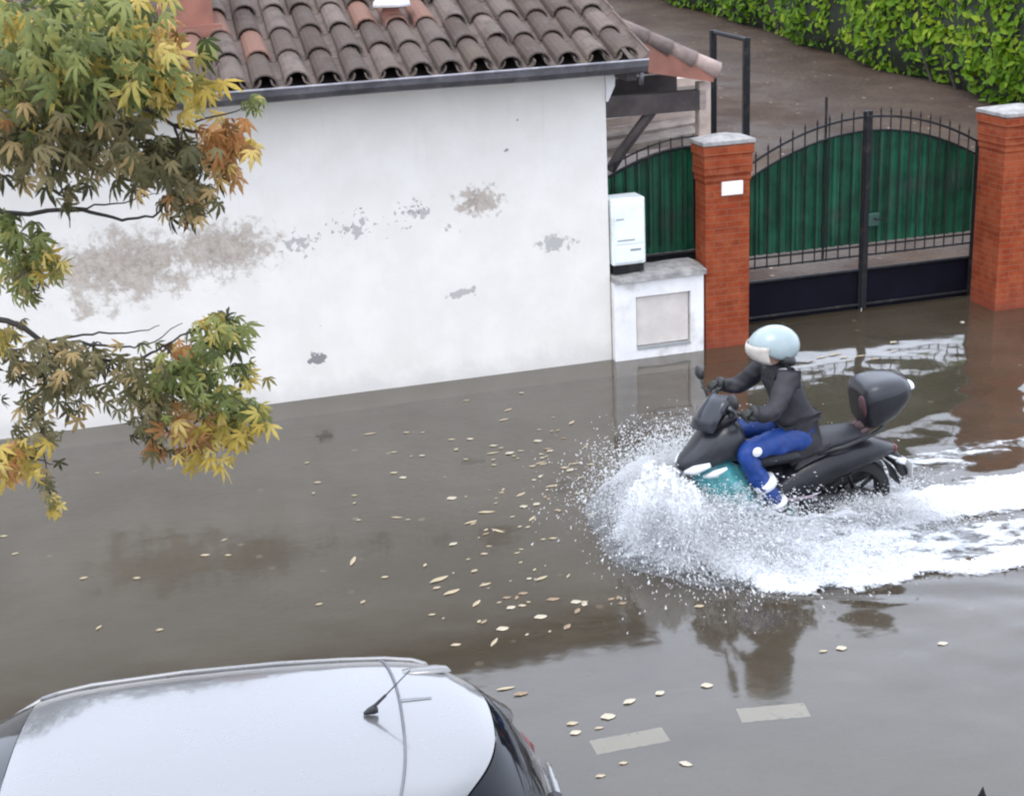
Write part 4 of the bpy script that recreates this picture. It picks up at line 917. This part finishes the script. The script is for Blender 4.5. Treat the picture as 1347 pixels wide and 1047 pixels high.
# face on the body: nose, mouth, eyes and ears as small children
mb = MB(); mb.tube([(.765, 0, 1.325), (.785, 0, 1.285), (.765, 0, 1.27)], [.008, .016, .01], 8); P_('nose', SKIN, mb, bodyo)
mb = MB(); mb.tube([(.755, -.025, 1.245), (.765, 0, 1.243), (.755, .025, 1.245)], .006, 6); P_('mouth', mat('lip', (.32, .12, .1), .5), mb, bodyo)
for s in (1, -1):
    mb = MB(); mb.lathe([(.001, .012), (.009, .008), (.012, 0), (.009, -.008), (.001, -.012)], (.752, s*.03, 1.325), 'y', 10); P_('eye', mat('eye_dark', (.04, .03, .03), .2), mb, bodyo)
    mb = MB(); mb.lathe([(.001, .012), (.02, .008), (.026, 0), (.02, -.008), (.001, -.012)], (.665, s*.085, 1.30), 'y', 10); P_('ear', SKIN, mb, bodyo)
# helmet shell, open in front
mb = MB(); hc = np.array([.665, 0, 1.325]); nu, nv = 32, 18; vs = []; fs = []
for i in range(nv+1):
    th = math.pi*.99*i/nv*.66
    for j in range(nu):
        ph = 2*math.pi*j/nu; front = max(0, math.cos(ph)); lim = 1-.30*front**1.2
        t_ = th*lim; vs.append((hc[0]+.178*math.sin(t_)*math.cos(ph)-.01, .148*math.sin(t_)*math.sin(ph), hc[2]+.015+.138*math.cos(t_)))
for i in range(nv):
    for j in range(nu):
        j2 = (j+1) % nu; fs.append((i*nu+j, (i+1)*nu+j, (i+1)*nu+j2, i*nu+j2))
mb.add(vs, fs); hm = P_('helmet', HELM, mb, rd, solid=.018)
mb = MB(); rings = []
for (a, rr_) in ((.10, .172), (-.05, .182), (-.25, .185), (-.45, .175), (-.62, .155)):
    rings.append([(hc[0]+.012+rr_*math.cos(a)*math.cos(p_), .158*math.sin(p_), hc[2]+.03+.185*math.sin(a)) for p_ in np.linspace(-1.15, 1.15, 15)])
mb.loft(rings, closed=False); P_('visor', VIS, mb, hm, solid=.005)
mb = MB(); mb.tube([(.64, .135, 1.275), (.57, .115, 1.245), (.535, 0, 1.235), (.57, -.115, 1.245), (.64, -.135, 1.275)], .035, 8); P_('helmet_rim', BLACKP, mb, hm)

# ------------------------------------------------------------------ spray and foam thrown up by the scooter
def ico():
    t = (1+5**.5)/2; v = np.array([(-1,t,0),(1,t,0),(-1,-t,0),(1,-t,0),(0,-1,t),(0,1,t),(0,-1,-t),(0,1,-t),(t,0,-1),(t,0,1),(-t,0,-1),(-t,0,1)], float)
    v /= np.linalg.norm(v[0]); f = np.array([(0,11,5),(0,5,1),(0,1,7),(0,7,10),(0,10,11),(1,5,9),(5,11,4),(11,10,2),(10,7,6),(7,1,8),(3,9,4),(3,4,2),(3,2,6),(3,6,8),(3,8,9),(4,9,5),(2,4,11),(6,2,10),(8,6,7),(9,8,1)]); return v, f
def foam_material():
    g = NT('lacy_foam'); o = g.obj(); a = g.n('ShaderNodeAttribute', attribute_name='tint').outputs['Fac']
    d = g.n('ShaderNodeBsdfPrincipled', {'Base Color': g.mix(g.ramp(g.noise(30, 5, .7, o), .36, .64), (.52, .53, .54), (.88, .89, .90)), 'Roughness': .45}); t = g.n('ShaderNodeBsdfTransparent')
    mp = g.n('ShaderNodeMapping', {'Vector': o, 'Rotation': (0, 0, -TH), 'Scale': (.55, 1.3, 1)}).outputs[0]
    n = g.noise(13, 6, .7, mp, .5); f = g.ramp(g.math('ADD', a, g.math('MULTIPLY', g.math('SUBTRACT', n, .5), 1.5)), -.18, .42)
    g.put(d.inputs['Normal'], g.bump(n, .8, .03))
    mx = g.n('ShaderNodeMixShader', {0: f, 1: t.outputs[0], 2: d.outputs[0]}); g.t.links.new(mx.outputs[0], g.out.inputs[0]); return g.m
IV, IF = ico(); OV = np.array([(1,0,.3),(-.5,.87,.3),(-.5,-.87,.3),(0,0,-1.1)], float)*1.15; OF = np.array([(0,1,2),(0,3,1),(1,3,2),(2,3,0)])
def tow(p): return SA[None]+p[:, :1]*SD[None]+p[:, 1:2]*SL[None]+p[:, 2:3]*np.array([[0, 0, 1.]])
pos = []; dirs = []; size = []
def emit(n, x0, vx, vy, vz, sz, ysign, tpow=1., y0=.05, tmax=1.0):
    v_x = RNG.normal(*vx, n); v_y = RNG.uniform(*vy, n)*ysign; v_z = RNG.uniform(*vz, n)*(.55+.45*RNG.random(n))
    T_ = 2*v_z/9.81; t = T_*RNG.random(n)**tpow*tmax
    jit = RNG.normal(0, .035, (n, 3))
    p = np.stack([x0+RNG.normal(0, .06, n)+(v_x-6.0)*t, ysign*y0+v_y*t, v_z*t-4.905*t*t], -1)+jit*(.3+t[:, None]*2)
    d = np.stack([v_x-6., v_y, v_z-9.81*t], -1); ok = p[:, 2] > -.01
    pos.append(p[ok]); dirs.append(d[ok]); size.append((np.exp(RNG.normal(math.log(sz), .40, n)))[ok])
emit(110000, 1.48, (4.9, .8), (.2, 2.5), (1.0, 3.1), .0036, 1, .85)     # near side curtain
emit(160000, 1.46, (5.3, .7), (.1, 1.5), (1.2, 3.9), .0037, -1, .8)      # far side plume
emit(140000, 1.56, (5.6, .45), (-.5, .9), (.9, 2.9), .0036, 1, .8)       # pushed ahead of the wheel
emit(80000, 1.30, (4.2, 1.0), (.7, 3.3), (.4, 1.9), .0034, 1, .9)      # low sheet towards the camera
emit(60000, 1.62, (5.75, .35), (-.1, .8), (1.6, 3.3), .0038, 1, .85, .12) # heavy burst in front of the wheel
emit(45000, .20, (5.3, .6), (.1, 1.2), (.6, 2.1), .0034, 1, .9, .14)   # spray hiding the rear wheel
emit(26000, .0, (4.3, .9), (.2, 2.6), (.4, 1.6), .0034, 1, .9)          # rear wheel
emit(14000, .0, (4.0, .9), (.2, 1.6), (.4, 1.4), .0036, -1, .9)
emit(900, 1.4, (5.6, 1.2), (-.5, 3.0), (1.4, 3.3), .0036, 1, 1.)        # stray drops
pos = np.concatenate(pos); dirs = np.concatenate(dirs); size = np.concatenate(size)
sp = np.clip(np.linalg.norm(dirs, axis=1)/1.5, 1.2, 3.5)
V, Fq, _ = scatter(OV, OF, tow(pos), rot_from(np.stack([dirs[:, 0]*SD[0]+dirs[:, 1]*SL[0], dirs[:, 0]*SD[1]+dirs[:, 1]*SL[1], dirs[:, 2]], -1), RNG.random(len(pos))*6), np.stack([size, size, size*sp], -1))
o = npmesh('water_spray', V, Fq, M['spray'], smooth=False); setp(o, 'white spray thrown up by the front of the scooter ploughing through the flood', 'spray', kind='stuff')
# lacy foam lying on the water behind and beside it
nx, ny = 430, 190; fx = np.linspace(1.95, -2.35, nx); fy = np.linspace(-1.15, 1.75, ny); FX, FY = np.meshgrid(fx, fy, indexing='ij')
def sstep(a, b, x): t = np.clip((x-a)/(b-a), 0, 1); return t*t*(3-2*t)
nz1 = fbm(FX*2.2+40, FY*4.2+3, 5); nz2 = fbm(FX*6+7, FY*12+9, 4)
yb = np.clip(.25+1.0*sstep(1.70, 1.0, FX)+.26*sstep(.6, -2.0, FX), 0, 2)+.30*(nz1-.5)+.16*(fbm(FX*9, FY*2+70, 3)-.5)       # near-side edge
near = sstep(yb+.02, yb-.16, FY)*sstep(-.28, -.02, FY)*sstep(1.92, 1.55, FX)
core = np.exp(-((FY-.18-.04*FX)/.30)**2)*sstep(.2, -.4, FX)
rim = np.exp(-((FY-yb+.16)/.16)**2)*sstep(1.8, 1.2, FX)
fa = np.exp(-((FY+.20+.30*np.clip(1.5-FX, 0, 9)*.55)/(.08+.08*np.clip(1-FX, 0, 3)))**2)*sstep(1.75, 1.2, FX)*.62
front = np.exp(-((FX-1.42)/.42)**2-((FY+.02)/.62)**2)*1.5
den = np.clip(near*(.74+.25*sstep(-.3, 1.2, FX))+core*.6+rim*.35+fa+front, 0, 1.6)
den *= 1-.25*sstep(-.6, -2.3, FX)
gap = .55*np.exp(-((FY-.55-.06*FX)/.10)**2)*sstep(.1, -.5, FX); den -= gap
val = den-(.30+.9*np.abs(nz1-.5)*1.3+.62*(nz2-.28))
keep = val > -.16
hz = np.clip(val+.12, 0, 1)*(.05+.60*np.exp(-((FX-1.50)/.27)**2)*np.exp(-((FY-.24)/.20)**2)+.32*np.exp(-((FX-1.68)/.12)**2)*np.exp(-((FY-.02)/.34)**2)+.26*np.exp(-((FX-1.40)/.36)**2)*np.exp(-((FY+.42)/.34)**2)+.20*np.exp(-((FX-.75)/.55)**2)*np.exp(-((FY-.65)/.30)**2))*(.55+.55*fbm(FX*26, FY*26, 4))+.006
Pw = tow(np.stack([FX.ravel(), FY.ravel(), hz.ravel()], -1))
idx = np.arange(nx*ny).reshape(nx, ny); cell = keep[:-1, :-1] & keep[1:, :-1] & keep[:-1, 1:] & keep[1:, 1:]
Fq = np.stack([idx[:-1, :-1], idx[:-1, 1:], idx[1:, 1:], idx[1:, :-1]], -1)[cell]
used = np.unique(Fq); mp_ = np.full(nx*ny, -1); mp_[used] = np.arange(len(used))
vf = np.stack([val[:-1, :-1], val[:-1, 1:], val[1:, 1:], val[1:, :-1]], -1).mean(-1)[cell]
o = npmesh('foam', Pw[used], mp_[Fq], foam_material(), tint=vf, smooth=True); setp(o, 'broken white foam lying on the brown water in the wake of the scooter', 'foam', kind='stuff')
# froth lumps over the foam
cand = np.argwhere((val > .25)); k = min(14000, len(cand)); ch_ = cand[RNG.choice(len(cand), k, replace=False, p=None)]
pp = np.stack([fx[ch_[:, 0]]+RNG.normal(0, .008, k), fy[ch_[:, 1]]+RNG.normal(0, .008, k), hz[ch_[:, 0], ch_[:, 1]]+RNG.normal(0, .006, k)], -1)
zz = np.stack([RNG.normal(0, .3, k), RNG.normal(0, .3, k), np.ones(k)], -1)
V, Fq, _ = scatter(IV, IF, tow(pp), rot_from(zz, RNG.random(k)*6), np.stack([RNG.uniform(.005, .018, k), RNG.uniform(.005, .012, k), RNG.uniform(.004, .011, k)], -1))
o = npmesh('froth', V, Fq, M['spray'], smooth=True); setp(o, 'bubbly white froth along the crests of the scooter wake', 'froth', kind='stuff')

# fine mist hanging over the bow wave: one closed lumpy hull filled with an even white volume
g = NT('spray_mist'); v = g.n('ShaderNodeVolumePrincipled'); v.inputs['Color'].default_value = (.99, .99, 1, 1); v.inputs['Density'].default_value = 7.; v.inputs['Anisotropy'].default_value = .1
g.t.links.new(v.outputs[0], g.out.inputs[1])
mx_, my_ = 150, 140; MX, MY = np.meshgrid(np.linspace(-.6, 2.0, mx_), np.linspace(-1.05, 1.35, my_), indexing='ij')
H_ = np.zeros_like(MX)
for (cx, cy, rx, ry, hh) in ((1.30, -.32, .66, .74, .42), (1.50, .14, .48, .60, .46), (1.12, .50, .62, .50, .36), (.55, .70, .80, .50, .28), (-.05, .62, .6, .45, .18)):
    q = 1-((MX-cx)/rx)**2-((MY-cy)/ry)**2; H_ = np.maximum(H_, hh*np.clip(q, 0, 1)**.9)
H_ = H_*(.72+.55*fbm(MX*9+9, MY*9+2, 4))-.02
inside = H_ > 0; top = np.where(inside, .014+H_, .014)
idx = np.arange(mx_*my_).reshape(mx_, my_); cell = inside[:-1, :-1] | inside[1:, :-1] | inside[:-1, 1:] | inside[1:, 1:]
low = np.where(inside, idx+mx_*my_, idx)
qt = np.stack([idx[:-1, :-1], idx[:-1, 1:], idx[1:, 1:], idx[1:, :-1]], -1)[cell]; qb = np.stack([low[:-1, :-1], low[1:, :-1], low[1:, 1:], low[:-1, 1:]], -1)[cell]
Pm = np.concatenate([np.stack([MX.ravel(), MY.ravel(), top.ravel()], -1), np.stack([MX.ravel(), MY.ravel(), np.full(MX.size, .014)], -1)])
Fm = np.concatenate([qt, qb]); used_ = np.unique(Fm); mpp = np.full(len(Pm), -1); mpp[used_] = np.arange(len(used_))
o = npmesh('water_mist', tow(Pm[used_]), mpp[Fm], g.m, smooth=True); setp(o, 'fine white mist hanging over the bow wave of the scooter', 'mist', kind='stuff')

# ------------------------------------------------------------------ floating leaves
FL = [mat('floating_leaf_straw', (.40, .32, .20), .45, var=.2, scale=20), mat('floating_leaf_pale', (.43, .37, .27), .4, var=.15, scale=20), mat('floating_leaf_brown', (.25, .17, .10), .5, var=.25, scale=20)]
def leaf_mesh(name, L, W, m, lobes):
    mb = MB(); n = 7; vs = []; 
    for i in range(n+1):
        f = i/n; w = W*math.sin(math.pi*(f*.92+.04))**.8*(1+.22*lobes*math.cos(f*math.pi*5)); x = (f-.5)*L
        vs += [(x, w*.5, .004+.006*math.sin(f*5)), (x, 0, .001+.003*math.sin(f*4)), (x, -w*.5, .005+.005*math.cos(f*4))]
    fs = []
    for i in range(n): q = 3*i; fs += [(q, q+3, q+4, q+1), (q+1, q+4, q+5, q+2)]
    mb.add(vs, fs); o = mb.build(name, m, None, smooth=True); return o
protos = {}
def leaf_proto(kind):
    if kind not in protos:
        L, W, m, lb = {'long': (.13, .036, FL[0], .2), 'round': (.08, .055, FL[1], .5), 'small': (.062, .03, FL[0], .3), 'brown': (.10, .05, FL[2], .8)}[kind]
        o = leaf_mesh('floating_leaf', L, W, m, lb); COL.objects.unlink(o); protos[kind] = o
    return protos[kind]
KL = {'long': 'long straw-coloured leaf', 'round': 'pale rounded leaf', 'small': 'small straw-coloured leaf', 'brown': 'brown lobed leaf'}
def zone(px, py):
    if px > 1050 and py < 500: return 'floating outside the double driveway gate'
    if px > 735 and py > 850: return 'floating on the grey water beside the submerged road dashes'
    if px < 390 and py > 590: return 'floating alone on open brown water left of the main leaf drift'
    if py > 735: return 'floating on the brown water just beyond the parked car'
    if py > 640: return 'floating mid street between the car and the white wall'
    if px > 560: return 'floating in the drift of leaves ahead of the scooter'
    return 'floating near the foot of the white wall'
def drop_leaf(px, py, kind, ang, scl=1.):
    pr_ = leaf_proto(kind); o = pr_.copy(); COL.objects.link(o); p = at(px, py, .004)
    o.location = p; o.rotation_euler = (0, 0, R(ang)); q = scl*.97*random.uniform(.8, 1.2); o.scale = (q, q*random.uniform(.7, 1.15), q*.35)
    setp(o, KL[kind]+' '+zone(px, py), 'leaf', 'leaves adrift on the flood water')
C5 = """933,45,r,0 738,72,s,0 885,105,l,35 870,140,l,20 1045,132,s,40 1110,150,l,50 1040,180,s,30 995,175,s,0 395,190,l,10 525,185,s,0 582,185,s,0 750,208,r,0 685,210,s,0 700,245,s,70 480,255,s,0 833,232,r,0
830,258,l,5 890,258,r,20 930,250,s,0 990,215,r,0 1003,262,s,0 1160,235,l,50 580,267,r,0 735,280,s,0 835,300,s,0 1010,297,l,15 1120,295,l,10 1105,318,r,40 1140,345,s,0 172,292,s,40 210,362,s,0 195,400,s,80
480,328,s,0 512,345,r,0 340,408,s,0 340,435,s,60 355,495,s,0 685,418,r,10 862,398,s,0 930,405,l,40 940,447,r,0 1040,375,l,8 1130,402,s,0 1060,460,s,0 490,486,l,-12 530,494,s,0 808,467,l,-12 753,503,l,18 848,533,l,-50
970,490,l,55 955,520,s,40 690,580,r,30 590,655,s,60 335,640,L,75 1180,475,r,30 1045,560,s,0 800,615,s,0 765,675,s,30 640,705,L,22 685,750,L,20 632,735,s,25 448,697,s,0 215,793,s,10 370,785,s,50 773,790,l,50 615,830,s,0
895,805,r,20 935,798,s,0 1000,838,R,0 865,880,R,0 700,937,s,0 1125,785,r,0 1155,785,s,0 915,770,b,60 880,770,b,0 1250,775,b,20 1275,770,b,60 1290,790,b,0 860,240,s,20 1085,310,s,0 1020,270,s,40 905,268,s,0 1180,298,s,10 970,305,s,0"""
for w in C5.split():
    a, b, k, g_ = w.split(','); a = 340+float(a)/2.694; b = 500+float(b)/2.694
    drop_leaf(a, b, {'r': 'round', 'R': 'round', 's': 'small', 'l': 'long', 'L': 'long', 'b': 'brown'}[k], float(g_)+14+random.uniform(-6, 6), {'L': 1.25, 'R': 1.3, 'b': .62}.get(k, random.uniform(.8, 1.05)))
for (x, y, k, g_) in ((130, 825, 'small', 60), (180, 760, 'small', 0), (110, 760, 'small', 20), (210, 828, 'small', 10), (20, 728, 'small', 30), (5, 705, 'small', 0), (270, 730, 'small', 0), (295, 710, 'small', 40), (300, 730, 'small', 0), (128, 622, 'small', 0), (757, 963, 'round', 10), (800, 942, 'round', 0), (828, 922, 'round', 20), (868, 911, 'round', 20), (930, 901, 'round', -10), (902, 1004, 'round', -40), (788, 957, 'small', 0), (753, 951, 'small', 0), (1032, 792, 'small', 0), (950, 782, 'small', 0), (920, 797, 'small', 0),
                   (1175, 450, 'round', 30), (1175, 462, 'small', 0), (1342, 480, 'small', 30), (1266, 424, 'round', 60), (1102, 408, 'long', 0), (1080, 470, 'long', 0), (1098, 466, 'long', 5), (1118, 474, 'small', 0), (1132, 468, 'long', 10), (1150, 472, 'long', 0), (1066, 474, 'small', 0), (1110, 470, 'round', 0), (1240, 846, 'round', 0), (1107, 852, 'round', 0), (1083, 856, 'small', 0), (820, 1003, 'small', 0), (790, 1020, 'small', 0), (1022, 690, 'small', 0), (1300, 700, 'small', 0), (665, 905, 'long', 0), (685, 912, 'brown', 0)):
    drop_leaf(x, y, k, g_+14)

for k in range(75):     # the thicker part of the drift
    f = random.random(); px = 600+230*random.random()+random.gauss(0, 35); py = 560+f*300-(px-700)*.12+random.gauss(0, 22)
    if px > 800 and py > 590: px -= 120
    if px < 770 and 520 < py < 850: drop_leaf(px, py, random.choice(['small', 'small', 'small', 'long', 'round', 'brown']), random.uniform(0, 90), random.uniform(.45, .85))
# ------------------------------------------------------------------ light
w = bpy.data.worlds.new('World'); scene.world = w; w.use_nodes = True; nt = w.node_tree; nt.nodes.clear()
SUN_EL, SUN_AZ = R(68), R(205)     # high, behind the camera and to the left
sky = nt.nodes.new('ShaderNodeTexSky'); sky.sky_type = 'NISHITA'; sky.sun_disc = False; sky.sun_elevation = SUN_EL; sky.sun_rotation = SUN_AZ; sky.dust_density = 4.; sky.air_density = 1.; sky.ozone_density = 1.
hs_ = nt.nodes.new('ShaderNodeHueSaturation'); hs_.inputs['Saturation'].default_value = .22; nt.links.new(sky.outputs[0], hs_.inputs['Color'])
cl = nt.nodes.new('ShaderNodeMix'); cl.data_type = 'RGBA'; cl.inputs[0].default_value = .72; nt.links.new(hs_.outputs[0], cl.inputs[6]); cl.inputs[7].default_value = (7.1, 7.9, 9.5, 1)   # even cloud cover over the sky
tc = nt.nodes.new('ShaderNodeTexCoord'); sxy = nt.nodes.new('ShaderNodeSeparateXYZ'); nt.links.new(tc.outputs['Generated'], sxy.inputs[0])
mr = nt.nodes.new('ShaderNodeMapRange'); mr.interpolation_type = 'SMOOTHSTEP'; nt.links.new(sxy.outputs[1], mr.inputs[0])
for k_, v_ in ((1, -.2), (2, .8), (3, .86), (4, 1.34)): mr.inputs[k_].default_value = v_
ml = nt.nodes.new('ShaderNodeMix'); ml.data_type = 'RGBA'; ml.blend_type = 'MULTIPLY'; ml.inputs[0].default_value = 1; nt.links.new(cl.outputs[2], ml.inputs[6])
cc = nt.nodes.new('ShaderNodeCombineColor'); [nt.links.new(mr.outputs[0], cc.inputs[q_]) for q_ in range(3)]; nt.links.new(cc.outputs[0], ml.inputs[7])
bg = nt.nodes.new('ShaderNodeBackground'); bg.inputs['Strength'].default_value = .15; nt.links.new(ml.outputs[2], bg.inputs[0])
wo = nt.nodes.new('ShaderNodeOutputWorld'); nt.links.new(bg.outputs[0], wo.inputs[0])
sl = bpy.data.lights.new('sun', 'SUN'); sl.energy = .5; sl.angle = R(30); sl.color = (1, .97, .93)
so = bpy.data.objects.new('sun', sl); COL.objects.link(so)
dsun = Vector((math.sin(SUN_AZ)*math.cos(SUN_EL), math.cos(SUN_AZ)*math.cos(SUN_EL), math.sin(SUN_EL)))
so.rotation_euler = dsun.to_track_quat('Z', 'Y').to_euler(); so.location = (0, 0, 30)
scene.view_settings.view_transform = 'Standard'; scene.view_settings.look = 'None'; scene.view_settings.exposure = 1.08; scene.view_settings.gamma = 1

scene.cycles.max_bounces = 12; scene.cycles.volume_bounces = 4; scene.cycles.diffuse_bounces = 12; scene.cycles.transparent_max_bounces = 10
scene.cycles.filter_width = 2.2     # the soft pixels of a phone video
